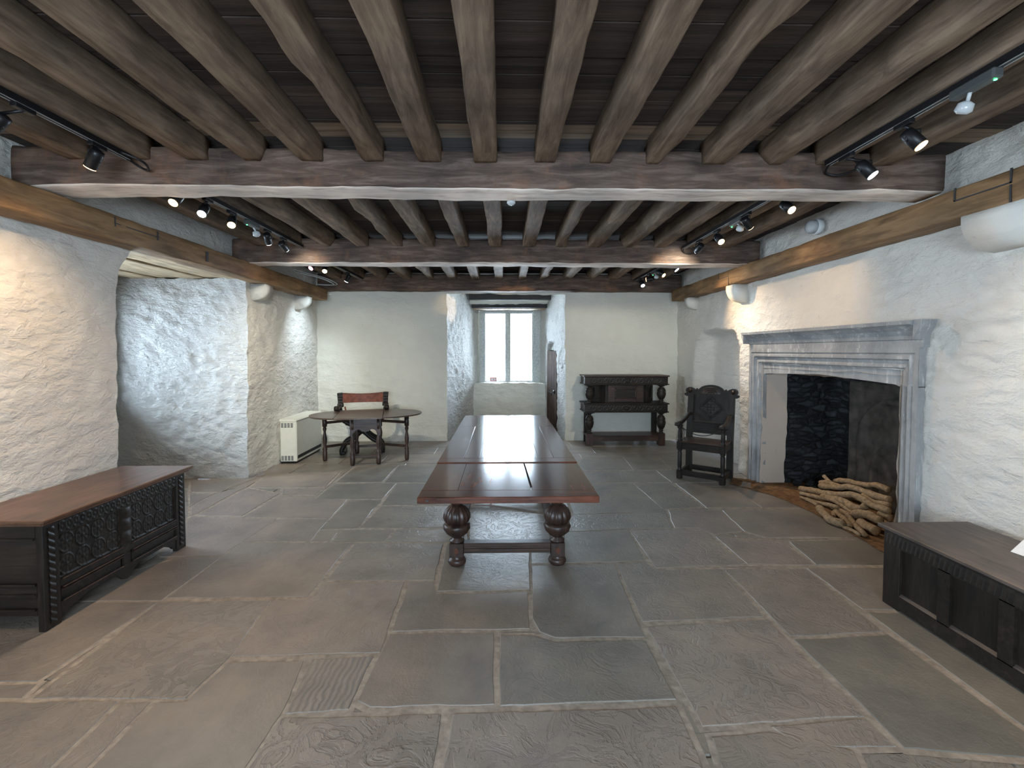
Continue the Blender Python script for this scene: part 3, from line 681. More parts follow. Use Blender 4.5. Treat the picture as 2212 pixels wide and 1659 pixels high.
SLABS=[
([(0.831,2.623),(1.589,2.68),(1.588,1.942),(0.85,1.898)],0.55,1,0),
([(-0.023,2.564),(0.164,2.556),(0.272,2.496),(0.791,2.496),(0.804,2.057),(-0.018,2.028)],0.35,0.35,0),
([(0.211,3.397),(0.841,3.419),(0.794,2.52),(0.288,2.524),(0.204,2.581),(0.17,2.703)],0.4,0.15,0),
([(0.848,3.419),(1.083,3.448),(1.115,3.32),(1.617,3.32),(1.584,2.707),(0.824,2.667)],0.42,0.3,0),
([(1.617,3.32),(2.234,3.32),(2.174,2.54),(1.613,2.508)],0.5,0.7,0),
([(2.234,3.32),(3.067,3.32),(2.797,2.759),(2.226,2.768)],0.5,0.2,0),
([(1.612,2.488),(2.18,2.52),(2.198,1.699),(1.618,1.776)],0.1,0.05,0),
([(2.226,2.735),(2.801,2.735),(2.402,1.699),(2.215,1.699)],0.15,0.05,0),
([(-0.231,1.995),(0.79,2.015),(0.781,1.776),(0.772,1.629),(-0.238,1.629)],0.6,0.9,0),
([(0.863,1.852),(1.121,1.871),(1.408,1.774),(1.359,1.629),(0.821,1.629)],0.4,0.5,0),
([(1.136,1.896),(1.585,1.937),(1.604,1.784),(1.202,1.784)],0.5,0.8,0),
([(0.536,4.03),(1.129,4.092),(1.092,3.478),(0.853,3.441),(0.46,3.433)],0.3,0.1,0),
([(1.124,4.071),(1.755,4.092),(1.83,3.383),(1.122,3.34)],0.6,0.6,0),
([(1.831,3.922),(2.337,3.8),(2.343,3.361),(1.83,3.383)],0.7,0.35,0),
([(2.402,3.8),(3.04,3.819),(3.072,3.361),(2.343,3.361)],0.3,0.1,0),
([(1.659,4.571),(2.199,4.571),(2.125,4.01),(1.845,3.951),(1.76,4.103),(1.543,4.103)],0.65,0.1,0),
([(2.199,4.571),(3.218,4.571),(3.25,3.874),(2.247,3.874),(2.139,4.02)],0.45,0.1,0),
([(0.714,5.536),(1.572,5.536),(1.632,4.52),(0.688,4.469)],0.3,0.2,0),
([(0.688,4.469),(1.632,4.52),(1.53,4.092),(1.129,4.092),(0.521,4.04)],0.3,0.55,0),
([(1.572,5.536),(2.026,5.536),(2.07,4.651),(1.618,4.611)],0.35,0.3,0),
([(2.087,5.536),(2.668,5.263),(2.643,4.638),(2.078,4.638)],0.4,0.1,0),
([(2.668,5.263),(3.112,5.517),(3.209,4.624),(2.645,4.624)],0.5,0.2,0),
([(1.805,6.838),(2.338,6.838),(2.286,6.178),(1.753,6.13)],0.35,0.2,0),
([(2.054,6.13),(2.305,6.13),(2.624,5.536),(2.048,5.536)],0.3,0.2,0),
([(2.286,6.178),(2.338,6.838),(3.104,6.838),(3.102,6.154)],0.3,0.2,0),
([(0.94,6.107),(1.747,6.107),(2.04,6.107),(2.033,5.556),(1.578,5.556),(0.717,5.556)],0.35,0.4,0),
([(1.224,6.957),(1.821,6.897),(1.76,6.154),(0.944,6.13)],0.35,0.3,0),
([(-2.199,2.963),(-1.482,2.947),(-1.424,2.381),(-1.455,2.1),(-2.174,2.125)],0.45,1,0),
([(-1.482,2.947),(-1.25,2.968),(-1.238,3.175),(-0.676,3.175),(-0.648,2.417),(-1.434,2.399)],0.6,0.5,0),
([(-1.415,2.367),(-1.02,2.367),(-0.972,2.005),(-0.987,1.776),(-0.987,1.629),(-1.59,1.629),(-1.584,1.776),(-1.587,2.086),(-1.451,2.094)],0.45,0.1,0),
([(-0.999,2.374),(-0.674,2.399),(-0.688,2.023),(-0.972,2.005)],0.5,0.3,1),
([(-0.646,2.585),(-0.047,2.585),(-0.033,2.038),(-0.608,2.033),(-0.676,2.073)],0.5,0.1,0),
([(-0.654,3.175),(-0.486,3.175),(-0.44,3.013),(0.172,3.025),(0.157,2.614),(-0.64,2.602)],0.45,0.15,0),
([(-1.233,3.828),(-0.488,3.81),(-0.478,3.187),(-1.235,3.2)],0.4,0.6,0),
([(-0.469,3.81),(-0.023,3.81),(0.224,3.791),(0.186,3.048),(-0.443,3.036)],0.35,0.35,0),
([(-2.187,3.865),(-1.258,3.846),(-1.266,2.985),(-2.184,2.996)],0.55,0.25,0),
([(-2.506,3.596),(-2.182,3.596),(-2.187,2.963),(-3.029,2.952)],0.5,0.2,0),
([(-3.018,2.941),(-2.19,2.952),(-2.259,2.235),(-3.097,2.235)],0.5,0.35,0),
([(-3.08,2.222),(-2.236,2.222),(-2.215,2.128),(-3.055,2.128)],0.5,0.5,0),
([(-3.039,2.116),(-1.754,2.105),(-1.737,1.776),(-1.737,1.629),(-2.91,1.629)],0.45,0.45,0),
([(-1.74,2.094),(-1.604,2.094),(-1.591,1.776),(-1.598,1.629),(-1.721,1.629),(-1.73,1.776)],0.5,0.4,0),
([(-0.977,1.99),(-0.267,1.995),(-0.262,1.629),(-0.987,1.629),(-0.987,1.776)],0.55,1,0),
([(-3.025,4.494),(-2.155,4.408),(-2.184,3.865),(-2.198,3.604),(-2.682,3.596)],0.7,0.2,0),
([(-2.142,4.408),(-1.653,4.396),(-1.616,3.883),(-2.189,3.874)],0.65,0.25,0),
([(-2.464,5.112),(-1.67,4.969),(-1.648,4.408),(-2.516,4.469)],0.7,0.15,0),
([(-2.983,5.424),(-2.504,5.195),(-2.532,4.482),(-2.992,4.52)],0.75,0.3,0),
([(-3.056,6.015),(-2.152,6.13),(-2.088,5.424),(-2.967,5.424)],0.6,0.2,0),
([(-2.564,5.387),(-2.092,5.405),(-2.092,5.128),(-2.456,5.128)],0.7,0.8,0),
([(-2.04,5.575),(-1.282,5.575),(-1.301,4.984),(-2.03,5.0)],0.3,0.15,0),
([(-1.282,5.575),(-0.145,5.575),(-0.124,4.762),(-1.265,4.79)],0.3,0.1,0),
([(-1.257,4.762),(-0.123,4.734),(-0.108,4.156),(-1.308,4.167)],0.35,0.35,0),
([(-1.654,4.954),(-1.303,4.954),(-1.308,4.167),(-1.645,4.134)],0.35,0.1,0),
([(-1.633,4.124),(-1.447,4.124),(-1.449,3.874),(-1.619,3.874)],0.5,0.2,0),
([(-1.439,4.124),(-0.973,4.124),(-0.987,3.855),(-1.442,3.855)],0.4,0.2,0),
([(-0.965,4.124),(-0.313,4.124),(-0.284,3.837),(-0.977,3.846)],0.4,0.5,0),
([(-0.351,4.748),(0.57,4.42),(0.524,4.061),(-0.284,3.837)],0.5,0.9,0),
([(-0.301,4.061),(0.52,4.03),(0.46,3.433),(0.219,3.419),(0.225,3.81),(-0.276,3.828)],0.45,0.6,0),
([(-2.042,6.4),(-1.465,6.452),(-1.47,5.634),(-2.044,5.614)],0.3,0.1,0),
([(-1.458,6.452),(-0.168,6.452),(-0.146,5.614),(-1.448,5.614)],0.3,0.1,0),
([(-0.168,6.452),(0.994,6.452),(0.722,5.556),(-0.146,5.614)],0.35,0.1,0),
([(-0.144,5.556),(0.706,5.517),(0.575,4.457),(-0.124,4.762)],0.4,0.4,0),
([(-3.848,5.735),(-3.148,5.818),(-3.074,6.015),(-3.242,5.263),(-3.547,5.263)],0.6,0.3,0),
([(-3.524,5.229),(-3.231,5.229),(-3.234,4.893),(-3.209,4.748)],0.7,0.3,0),
([(-3.026,5.442),(-3.221,5.229),(-3.224,4.79),(-3.042,4.52),(-3.009,4.545)],0.7,0.2,0)]
fb = bmesh.new(); fl = fb.loops.layers.float_color.new('slab')
def slab(P, z, tint, rough, wavy, mi=0, amp=0.008, gap=0.004):
    Q = ragged(poly_inset([Vector(p) for p in P], gap), amp)
    T = []
    c = sum(Q, Vector((0, 0))) / len(Q)
    for p in Q:
        d = c - p; T.append(p + d.normalized() * 0.006)
    lo = [fb.verts.new((p.x, p.y, z - 0.006)) for p in Q]; hi = [fb.verts.new((p.x, p.y, z)) for p in T]
    fs = []
    n = len(Q)
    for i in range(n):
        try: fs.append(fb.faces.new((lo[i], lo[(i + 1) % n], hi[(i + 1) % n], hi[i])))
        except ValueError: pass
    try: fs.append(fb.faces.new(hi))
    except ValueError: pass
    for f in fs:
        f.material_index = mi
        for l in f.loops: l[fl] = (tint, rough, wavy, 1)
def plane(x0, y0, x1, y1, z, mi):
    f = fb.faces.new([fb.verts.new(v) for v in ((x0, y0, z), (x1, y0, z), (x1, y1, z), (x0, y1, z))]); f.material_index = mi
plane(-5.6, -2.8, 4.2, 10.5, -0.012, 1)
rnd = random.Random(5)
y = -2.6; row = 0
while y < 10.1:                                   # irregular courses where the photo's own joints cannot be read
    h = rnd.uniform(0.42, 0.68); x = -5.3 - rnd.random()
    while x < 3.3:
        wd = rnd.uniform(0.55, 1.1)
        if not (-1.9 < y + h / 2 < 0): pass
        slab([(x, y), (x + wd, y), (x + wd, y + h), (x, y + h)], -0.005, rnd.uniform(.2, .6), rnd.choice((.1, .2, .4, .7)), 0)
        x += wd
    y += h
for qi, (P, t, r, wv) in enumerate(SLABS):
    Q = poly_inset([Vector(p) for p in P], -0.022)
    f = fb.faces.new([fb.verts.new((p.x, p.y, -0.0042 + qi * 0.00002)) for p in Q]); f.material_index = 1
for P, t, r, wv in SLABS:
    slab(P, rnd.uniform(-0.001, 0.0005), t, r, wv)
# earth of the hearth
def earth(P):
    Q = ragged([Vector(p) for p in P], 0.02)
    f = fb.faces.new([fb.verts.new((p.x, p.y, 0.0035)) for p in Q]); f.material_index = 2
earth([(3.02, 3.30), (3.06, 4.6), (2.98, 5.05), (2.72, 5.45), (2.9, 5.72), (3.2, 5.6), (4.1, 5.6), (4.1, 3.3)])
slab([(2.79, 5.35), (2.90, 5.28), (3.02, 5.5), (2.93, 5.55)], 0.006, .3, .3, 0)
bmesh.ops.recalc_face_normals(fb, faces=fb.faces[:])
for f in fb.faces:
    if f.normal.z < 0 and abs(f.normal.z) > 0.9: f.normal_flip()
me = bpy.data.meshes.new('floor'); fb.to_mesh(me); fb.free()
for m in (M['flag'], M['mortar'], M['soil']): me.materials.append(m)
o = bpy.data.objects.new('floor', me); col.objects.link(o); o['kind'] = 'structure'

# ---------------------------------------------------------------- ceiling boards
mb = MB()
mb.span((-3.5, -2.9, 2.99), (3.6, 8.5, 3.10))
rnd = random.Random(11)
y = -2.6
while y < 8.2:                                     # boards laid across the joists, edges uneven
    wd = rnd.uniform(0.14, 0.24)
    mb.box((0, y + wd / 2, 2.985 - rnd.uniform(0, 0.008)), (6.9, wd - 0.008, 0.02))
    y += wd
o = mb.build('ceiling', M['boards']); o['kind'] = 'structure'

# ---------------------------------------------------------------- beams and joists
def timber(name, p0, p1, wd, ht, mat, seed, amp=0.012, rnd_=0.02, seg=0.09, pale=None, wane=None):
    """hewn timber from p0 to p1 (centre line), ragged arrises; world-aligned section"""
    p0 = Vector(p0); p1 = Vector(p1); L = (p1 - p0).length; ax = (p1 - p0).normalized()
    side = ax.cross(Vector((0, 0, 1))).normalized(); up = Vector((0, 0, 1))
    n = max(3, int(L / seg)); bm = bmesh.new(); rings = []
    a, b = wd / 2, ht / 2; r = rnd_
    sec = []
    for (cx_, cy_, t0) in ((a - r, -b + r, -90), (a - r, b - r, 0), (-a + r, b - r, 90), (-a + r, -b + r, 180)):
        for k in range(3):
            t = R(t0 + 45 * k); sec.append((cx_ + r * math.cos(t), cy_ + r * math.sin(t)))
    full = []
    m = len(sec)
    for i in range(m):
        A = sec[i]; B = sec[(i + 1) % m]; d = math.hypot(B[0] - A[0], B[1] - A[1]); q = max(1, int(d / 0.05))
        for j in range(q): full.append((A[0] + (B[0] - A[0]) * j / q, A[1] + (B[1] - A[1]) * j / q))
    for i in range(n + 1):
        t = i / n; c = p0 + ax * (L * t); ring = []
        bow = Vector((0, 0, 1)) * (0.5 * amp * noise.noise(Vector((t * 3, seed, 0)))) + side * (amp * 0.8 * noise.noise(Vector((t * 3, seed, 5))))
        for (u, v) in full:
            if wane and v < 0 and u * wane > 0:     # bark edge eating one lower arris
                k = 0.35 + 0.5 * noise.noise(Vector((t * L * 3.0, seed, 2)))
                cut = max(0, (abs(u) / a) + (abs(v) / b) - 1.3) * 0.10 * max(0, k * 2)
                u -= wane * cut
            p = c + side * u + up * v + bow
            s = p * 5 + Vector((seed * 3.1, 0, 0)); s2 = p * 16
            p = p + (side * noise.noise(s) + up * noise.noise(s + Vector((9, 9, 9)))) * amp * 0.55 + (side * noise.noise(s2) + up * noise.noise(s2 + Vector((3, 3, 3)))) * amp * 0.28
            ring.append(bm.verts.new(p - p0))
        rings.append(ring)
    k = len(full)
    for i in range(n):
        for j in range(k):
            f = bm.faces.new((rings[i][j], rings[i][(j + 1) % k], rings[i + 1][(j + 1) % k], rings[i + 1][j])); f.smooth = True
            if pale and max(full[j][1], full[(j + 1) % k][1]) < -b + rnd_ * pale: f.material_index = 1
    bm.faces.new(rings[0]); bm.faces.new(list(reversed(rings[-1])))
    bmesh.ops.recalc_face_normals(bm, faces=bm.faces[:])
    me = bpy.data.meshes.new(name); bm.to_mesh(me); bm.free(); me.materials.append(mat)
    o = bpy.data.objects.new(name, me); o.location = p0; col.objects.link(o)
    return o

G = 'great cross beams of the ceiling'
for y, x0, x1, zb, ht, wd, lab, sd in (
        (3.18, -3.12, 2.93, 2.655, 0.255, 0.26, 'great oak cross beam nearest the viewer, underside pale from wear and painted-in light', 1),
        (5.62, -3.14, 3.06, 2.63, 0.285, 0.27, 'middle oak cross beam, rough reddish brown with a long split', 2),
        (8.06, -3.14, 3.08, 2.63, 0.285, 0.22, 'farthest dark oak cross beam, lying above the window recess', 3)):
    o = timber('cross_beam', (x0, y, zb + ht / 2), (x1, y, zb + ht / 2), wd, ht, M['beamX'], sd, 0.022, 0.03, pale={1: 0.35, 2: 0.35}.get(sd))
    if sd < 3: o.data.materials.append(M['lit_washed_oak'])      # limewash traces, with caught daylight also put into the pale colour
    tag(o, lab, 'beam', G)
o = timber('cross_beam', (-3.14, 0.7, 2.78), (3.05, 0.7, 2.78), 0.26, 0.26, M['beamX'], 4, 0.02, 0.03, 0.2)
tag(o, 'oak cross beam above and behind the viewer', 'beam', G)
ORD = ['first', 'second', 'third', 'fourth', 'fifth', 'sixth', 'seventh', 'eighth', 'ninth', 'tenth', 'eleventh', 'twelfth', 'thirteenth', 'fourteenth', 'fifteenth', 'sixteenth']
BAYS = (('nearest', 0.80, 3.09, -0.104, 0.371, range(-7, 8), 0.145),
        ('middle', 3.28, 5.52, -0.084, 0.387, range(-7, 8), 0.135),
        ('farthest', 5.73, 7.98, -0.066, 0.389, range(-7, 8), 0.13))
wanes = {-2: -1, 3: 1, -4: 1, 5: -1}
for bi, (nm, y0, y1, xc, dx, ks, wd) in enumerate(BAYS):
    for q, k in enumerate(ks):
        x = xc + dx * k
        if x > 3.0: continue
        rr = random.Random(bi * 100 + q)
        o = timber('ceiling_joist', (x + rr.uniform(-.008, .008), y0, 2.895), (x + rr.uniform(-.008, .008), y1, 2.895), wd + rr.uniform(-.012, .012), 0.15, M['joist'], bi * 31 + q * 7 + 5,
                   0.011, 0.009, 0.08, wane=wanes.get(k if bi == 0 else k + 1))
        tag(o, 'brown oak ceiling joist, %s from the left in the %s bay of the ceiling' % (ORD[q], nm), 'joist', 'joists of the %s bay' % nm)

# wall plates carried on stone corbels
for x, lab, sd in ((-3.06, 'long oak wall plate under the beam ends on the left wall', 21), (3.01, 'long oak wall plate above the fireplace on the right wall', 22)):
    y1 = 7.90 if x < 0 else 7.93
    t = thing('wall_plate', lab, 'beam', (x, 0.0, 0))
    o = timber('timber', (x, 0.9, 2.545), (x, y1, 2.545), 0.215, 0.19, M['plate'], sd, 0.014, 0.014, 0.1)
    o.location = (0, 0.9, 2.545); o.parent = t
    mb = MB(); s = 1 if x < 0 else -1
    fx = s * 0.108
    joints = ((2.93, 2.62), (3.25, 2.62)) if x < 0 else ((2.62, 2.92),)
    if x < 0:
        for y in (3.62, 4.06): mb.box((fx, y, 2.585), (0.008, 0.012, 0.075))
        mb.box((fx, 3.84, 2.572), (0.008, 0.44, 0.008)); mb.box((fx, 4.72, 2.54), (0.008, 0.035, 0.10))
    else:
        for y, z in ((2.62, 2.60), (2.95, 2.60)): mb.box((fx, y, z), (0.008, 0.010, 0.085))
        mb.box((fx, 2.785, 2.562), (0.008, 0.34, 0.008)); mb.box((fx, 2.62, 2.50), (0.008, 0.01, 0.10))
        mb.box((fx, 5.93, 2.53), (0.008, 0.010, 0.17)); mb.box((fx, 6.2, 2.60), (0.008, 0.010, 0.08)); mb.box((fx, 6.07, 2.56), (0.008, 0.27, 0.008))
    mb.split('scarf_joint', M['slot'], t, label='dark scarf joint lines in the oak')

# pale boards over the left embrasure
xs = [-3.17, -3.43, -3.70, -3.98, -4.28, -4.60, -4.95]
for i in range(6):
    mb = MB(); wd = xs[i] - xs[i + 1]
    z = 2.50 + (0.012 if i % 2 else 0)
    o = timber('lintel_board', ((xs[i] + xs[i + 1]) / 2, 3.60, z + .035), ((xs[i] + xs[i + 1]) / 2, 6.0, z + .035), wd - 0.012, 0.07, M['lintel'], 60 + i, 0.008, 0.008, 0.12)
    tag(o, 'pale oak board over the left window embrasure, %s from the room side' % ORD[i], 'lintel board', 'boards over the left embrasure')

# corbels
def corbel(y, side, label, h=0.22, d=0.20, wd=0.2):
    t = MB(); rr = random.Random(int(y * 10))
    prof = [(0, 0)] + [(d * math.sin(R(a)), h - h * math.cos(R(a)) * 0.9 - 0.02 * h) for a in range(0, 91, 15)]
    # quarter-round bracket: deep at the top, dying into the wall
    pts = [(0.0, h), (d, h), (d, h * 0.72), (d * 0.93, h * 0.48), (d * 0.75, h * 0.26), (d * 0.45, h * 0.10), (0.0, 0.0)]
    s = 1 if side < 0 else -1
    x = (XL if side < 0 else XR) - s * 0.03
    t.prism([(a + (0.03 if a > 0 else 0), b) for a, b in pts], (0, -wd / 2, 0), (s, 0, 0), (0, 0, 1), (0, 1, 0), wd)
    bmesh.ops.bevel(t.bm, geom=[e for e in t.bm.edges], offset=0.010, segments=2, affect='EDGES')
    for v in t.bm.verts: v.co += noise.noise_vector(v.co * 9 + Vector((y, 0, 0))) * 0.009
    for f in t.bm.faces: f.smooth = True
    o = t.build('stone_corbel', M['corbel'], None, (x, y, 2.455 - h))
    tag(o, label, 'corbel', 'limewashed corbels under the wall plates')
corbel(6.05, -1, 'limewashed stone corbel on the left wall, beside the embrasure')
corbel(7.30, -1, 'limewashed stone corbel on the left wall, near the far corner', 0.22, 0.20, 0.17)
corbel(2.72, 1, 'large limewashed stone corbel on the right wall, nearest the viewer', 0.24, 0.22, 0.38)
corbel(5.95, 1, 'limewashed stone corbel on the right wall above the fireplace end', 0.24, 0.20, 0.2)
corbel(7.42, 1, 'small limewashed stone corbel in the far right corner', 0.20, 0.17, 0.18)

# ---------------------------------------------------------------- windows, door, lintels
def casement(name, a, b, axis, mat, mull, bars=(), sticker=False):
    """stone-framed window filling the rectangle a..b in plane axis"""
    t = thing(name, None, None); t['kind'] = 'structure'
    mb = MB(); (x0, y0, z0), (x1, y1, z1) = a, b
    fw = 0.105 if name == 'window_1' else 0.06
    U = Vector((x1 - x0, y1 - y0, 0)); L = U.length; u = U.normalized(); n = Vector((u.y, -u.x, 0))
    def bar(s0, s1, za, zb, dep, m=mb, off=0.0):
        ang = math.atan2(u.y, u.x); c = Vector((x0, y0, 0)) + u * ((s0 + s1) / 2) + n * off; c.z = (za + zb) / 2
        m.box(c, (s1 - s0, dep, zb - za), Matrix.Rotation(ang, 3, 'Z'), bev=0.006)
    fr = .165 if name == 'window_1' else fw; bar(0, fw, z0, z1, 0.14); bar(L - fr, L, z0, z1, 0.14); bar(fw, L - fr, z0, z0 + 0.035, 0.14); bar(fw, L - fr, z1 - 0.075, z1, 0.14)
    mb.build('window_frame', mat, t)
    mb = MB(); bar(mull - 0.042, mull + 0.042, z0 + .03, z1 - .07, 0.15, mb); bar(mull - 0.055, mull + 0.055, z0 + .03, z0 + .12, 0.16, mb); mb.build('mullion', mat, t)
    for q, (s0, s1) in enumerate(((fw, mull - .042), (mull + .042, L - fr))):
        mb = MB()
        for sa, sb, za, zb in ((s0, s0 + .018, z0 + .035, z1 - .075), (s1 - .018, s1, z0 + .035, z1 - .075), (s0, s1, z0 + .035, z0 + .053), (s0, s1, z1 - .093, z1 - .075)):
            bar(sa, sb, za, zb, 0.03, mb)
        for zz in bars: bar(s0, s1, zz, zz + 0.008, 0.014, mb)
        f = mb.build('casement_frame', M['white_iron'], t)
        mb = MB(); bar(s0 + .012, s1 - .012, z0 + .04, z1 - .08, 0.005, mb); mb.build('glass_pane', M['glass'], f)
    return t
casement('window_1', (WX0 - .03, YG + .05, WZ0 - .03), (WX1 + .03, YG + .05, WZ1 + .03), 'x', M['frame'], 0.615, (1.78,))
casement('window_2', (XO + .07, wy0, wz0), (XO + .07, wy1, wz1), 'y', M['frame'], 0.72)
casement('fill_window_3', (XL - .42, -.3, .9), (XL - .42, .9, 2.2), 'y', M['frame'], 0.6)  # unseen, added to fill the near bay with daylight
casement('fill_window_4', (fx0, YF - .08, fz0), (fx1, YF - .08, fz1), 'x', M['frame'], 1.25)  # unseen, added behind the viewer as broad fill light
# printed card standing in the window
t = MB(); t.box((0, 0, 0.045), (0.155, 0.006, 0.09)); o = t.build('window_card', M['paper'], None, (-0.205, YG - .012, WZ0 + 0.012))
tag(o, 'small white and red printed card standing at the foot of the left pane', 'card')
t = MB(); t.box((0, -0.004, 0.076), (0.135, 0.002, 0.016)); t.box((0, -0.004, 0.014), (0.135, 0.002, 0.012)); t.box((-.06, -0.004, 0.045), (0.012, 0.002, 0.06)); t.box((.06, -0.004, 0.045), (0.012, 0.002, 0.06)); t.box((.005, -0.004, 0.045), (0.02, 0.002, 0.02))
t.build('red_border', M['pink'], o)

t = MB(); t.box((0, 0, 0.10), (EX1 - EX0 + .10, 0.10, 0.155), bev=0.01); o = t.build('lintel_beam', M['lintel_dark'], None, ((EX0 + EX1) / 2 + .01, 9.31, 2.595))
tag(o, 'black lintel timber highest in the window recess', 'lintel beam', 'lintels of the window recess')
t = MB(); t.box((0, 0, 0.04), (EX1 - EX0 + .02, 0.09, 0.085), bev=0.01); o = t.build('lintel_beam', M['lintel_dark'], None, ((EX0 + EX1) / 2, 9.63, 2.49))
tag(o, 'thin dark lintel timber just below the plaster band over the window', 'lintel beam', 'lintels of the window recess')
t = MB(); t.box((0, 0, 0.02), (EX1 - EX0 - .02, 0.36, 0.045), bev=0.006); o = t.build('lintel_beam', M['lintel'], None, ((EX0 + EX1) / 2, 9.87, 2.475))
tag(o, 'pale lintel board directly above the window frame', 'lintel beam', 'lintels of the window recess')

# little plank door in the right reveal
dt = thing('door_1', None, None, (rx((D0 + D1) / 2) + .012, (D0 + D1) / 2, 0), math.atan2(YE - YB, EX1 - RX1)); dt['kind'] = 'structure'
mb = MB()
for i in range(4): mb.box(((i - 1.5) * 0.2, 0, 0.80), (0.196, 0.04, 1.60), bev=0.004)
mb.build('door_leaf', M['door'], dt)
mb = MB(); mb.box((-0.24, 0.03, 0.80), (0.07, 0.03, 0.07), bev=0.01); mb.tube([(-0.24, 0.045, 0.80), (-0.24, 0.075, 0.79), (-0.24, 0.08, 0.73)], 0.008); mb.build('latch', M['iron'], dt)
mb = MB(); mb.box((0, 0.024, 0.77), (0.78, 0.006, 0.02)); mb.build('strap_hinge', M['iron'], dt)

# ---------------------------------------------------------------- carved relief patterns
def rosette(u, v, n=8):
    """u,v in -1..1 inside one cell -> height 0..1"""
    r = math.hypot(u, v); t = math.atan2(v, u)
    if r > 1: return 0.0
    if r > 0.86: return 0.75
    if r < 0.18: return 0.9
    return 0.55 * abs(math.cos(n / 2 * t)) ** 0.6 * (1 - abs(r - 0.5) * 1.2)
def rosette_rows(cols, rows):
    def f(a, b):
        u = (a * cols) % 1 * 2 - 1; v = (b * rows) % 1 * 2 - 1
        return 0.006 * rosette(u * 1.05, v * 1.05) + 0.006 * (1 if min(a, 1 - a) < 0.02 or min(b, 1 - b) < 0.03 else 0)
    return f
def scroll_row(n):
    def f(a, b):
        u = (a * n) % 1 * 2 - 1; v = b * 2 - 1
        r = math.hypot(u, v); t = math.atan2(v, u)
        return 0.0045 * max(0, math.cos(r * 9 + t)) * (1 if r < 1.1 else 0.3)
    return f

# ---------------------------------------------------------------- long draw-leaf table
TBL = thing('refectory_table', 'long polished oak draw-leaf table with bulbous carved legs in the middle of the floor', 'table', (0.033, 0, 0))
def planked_top(name, y0, y1, z, th, along, seams, end0, end1, crack=None):
    hw = 0.518; e = 0.13
    f = MB()
    if end0: f.span((-hw, y0, z - th), (hw, y0 + e - .002, z), bev=0.003)
    if end1 and end0:
        g = MB(); g.span((-hw, y1 - e + .002, z - th), (hw, y1, z), bev=0.003)
    elif end1: f.span((-hw, y1 - e + .002, z - th), (hw, y1, z), bev=0.003)
    o = f.build(name, M['topX'], TBL)
    if end1 and end0: g.build('breadboard_end', M['topX'], o)
    p = MB(); ys = y0 + (e if end0 else 0); ye = y1 - (e if end1 else 0)
    xs = [-hw] + seams + [hw]
    for i in range(len(xs) - 1):
        a, b = xs[i] + .0012, xs[i + 1] - .0012
        if crack and abs(xs[i] - crack[0]) < 1e-6:      # plank split at a slant
            p.prism([(a + crack[1], ys), (b, ys), (b, ye), (a - crack[1] + .004, ye)], (0, 0, z - th), (1, 0, 0), (0, 1, 0), (0, 0, 1), th)
        elif crack and abs(xs[i + 1] - crack[0]) < 1e-6:
            p.prism([(a, ys), (b + crack[1] - .012, ys), (b - crack[1] - .004, ye), (a, ye)], (0, 0, z - th), (1, 0, 0), (0, 1, 0), (0, 0, 1), th)
        else:
            p.span((a, ys, z - th), (b, ye, z), bev=0.0015)
    p.split('plank', M['topY'], o)
    return o
planked_top('draw_leaf', 2.60, 3.392, 0.772, 0.038, 'Y', [-0.30, 0.135], True, False, crack=(0.135, 0.012))
planked_top('table_top', 3.40, 5.16, 0.778, 0.040, 'Y', [-0.33, -0.21, -0.07, 0.24, 0.36], True, True)
planked_top('draw_leaf', 5.168, 5.93, 0.772, 0.038, 'Y', [0.03], False, True)
mb = MB(); mb.box((-0.462, 2.599, 0.752), (0.018, 0.003, 0.012), bev=0.001); mb.build('peg_hole', M['slot'], TBL)
mb = MB()
for x in (-.375, .375): mb.span((x - .02, 3.48, 0.62), (x + .02, 5.06, 0.735), bev=.003)
for y in (3.43, 5.09): mb.span((-.375, y - .02, 0.60), (.375, y + .02, 0.735), bev=.003)
mb.split('frieze_rail', M['brown'], TBL)
def bulb_leg():
    m = MB()
    m.box((0, 0, 0.655), (0.115, 0.115, 0.16), bev=0.004)
    m.lathe([(0.05, 0.575), (0.062, 0.56), (0.062, 0.545), (0.045, 0.53), (0.042, 0.50), (0.058, 0.485), (0.06, 0.470), (0.035, 0.458), (0.035, 0.45)], seg=20)
    up = [(0.040, 0.452), (0.062, 0.438), (0.088, 0.412), (0.101, 0.380), (0.102, 0.355), (0.092, 0.330), (0.072, 0.312), (0.05, 0.305)]
    m.lathe(up, seg=72, flute=lambda t, z: 1 - 0.11 * (abs(math.sin(t * 8)) ** 0.35 < 0.72) * 1.0 * (1 if 0.31 < z < 0.445 else 0.3))
    lo = [(0.06, 0.318), (0.090, 0.312), (0.100, 0.295), (0.098, 0.272), (0.085, 0.248), (0.062, 0.226), (0.042, 0.212), (0.036, 0.205)]
    m.lathe(lo, seg=64, flute=lambda t, z: 1 + 0.035 * math.cos(t * 9 + (1 if int(z * 40) % 2 else 0) * PI))
    m.lathe([(0.036, 0.206), (0.034, 0.196), (0.055, 0.186), (0.055, 0.176), (0.046, 0.168)], seg=20)
    m.box((0, 0, 0.118), (0.104, 0.104, 0.104), bev=0.003)
    m.lathe([(0.046, 0.068), (0.038, 0.058), (0.060, 0.046), (0.068, 0.030), (0.066, 0.014), (0.056, 0.0)], seg=28)
    return m
for x in (-.378, .377):
    for y in (3.44, 5.08):
        lg = bulb_leg().build('leg', M['brownz'], TBL, (x, y, 0))
        d = MB()
        for s in (-1, 1): d.prism([(-.018, 0), (0, -.030), (.018, 0), (0, .030)], (0, s * 0.052, 0.118), (1, 0, 0), (0, 0, 1), (0, s, 0), 0.006)
        d.split('diamond_boss', M['topX'], lg)
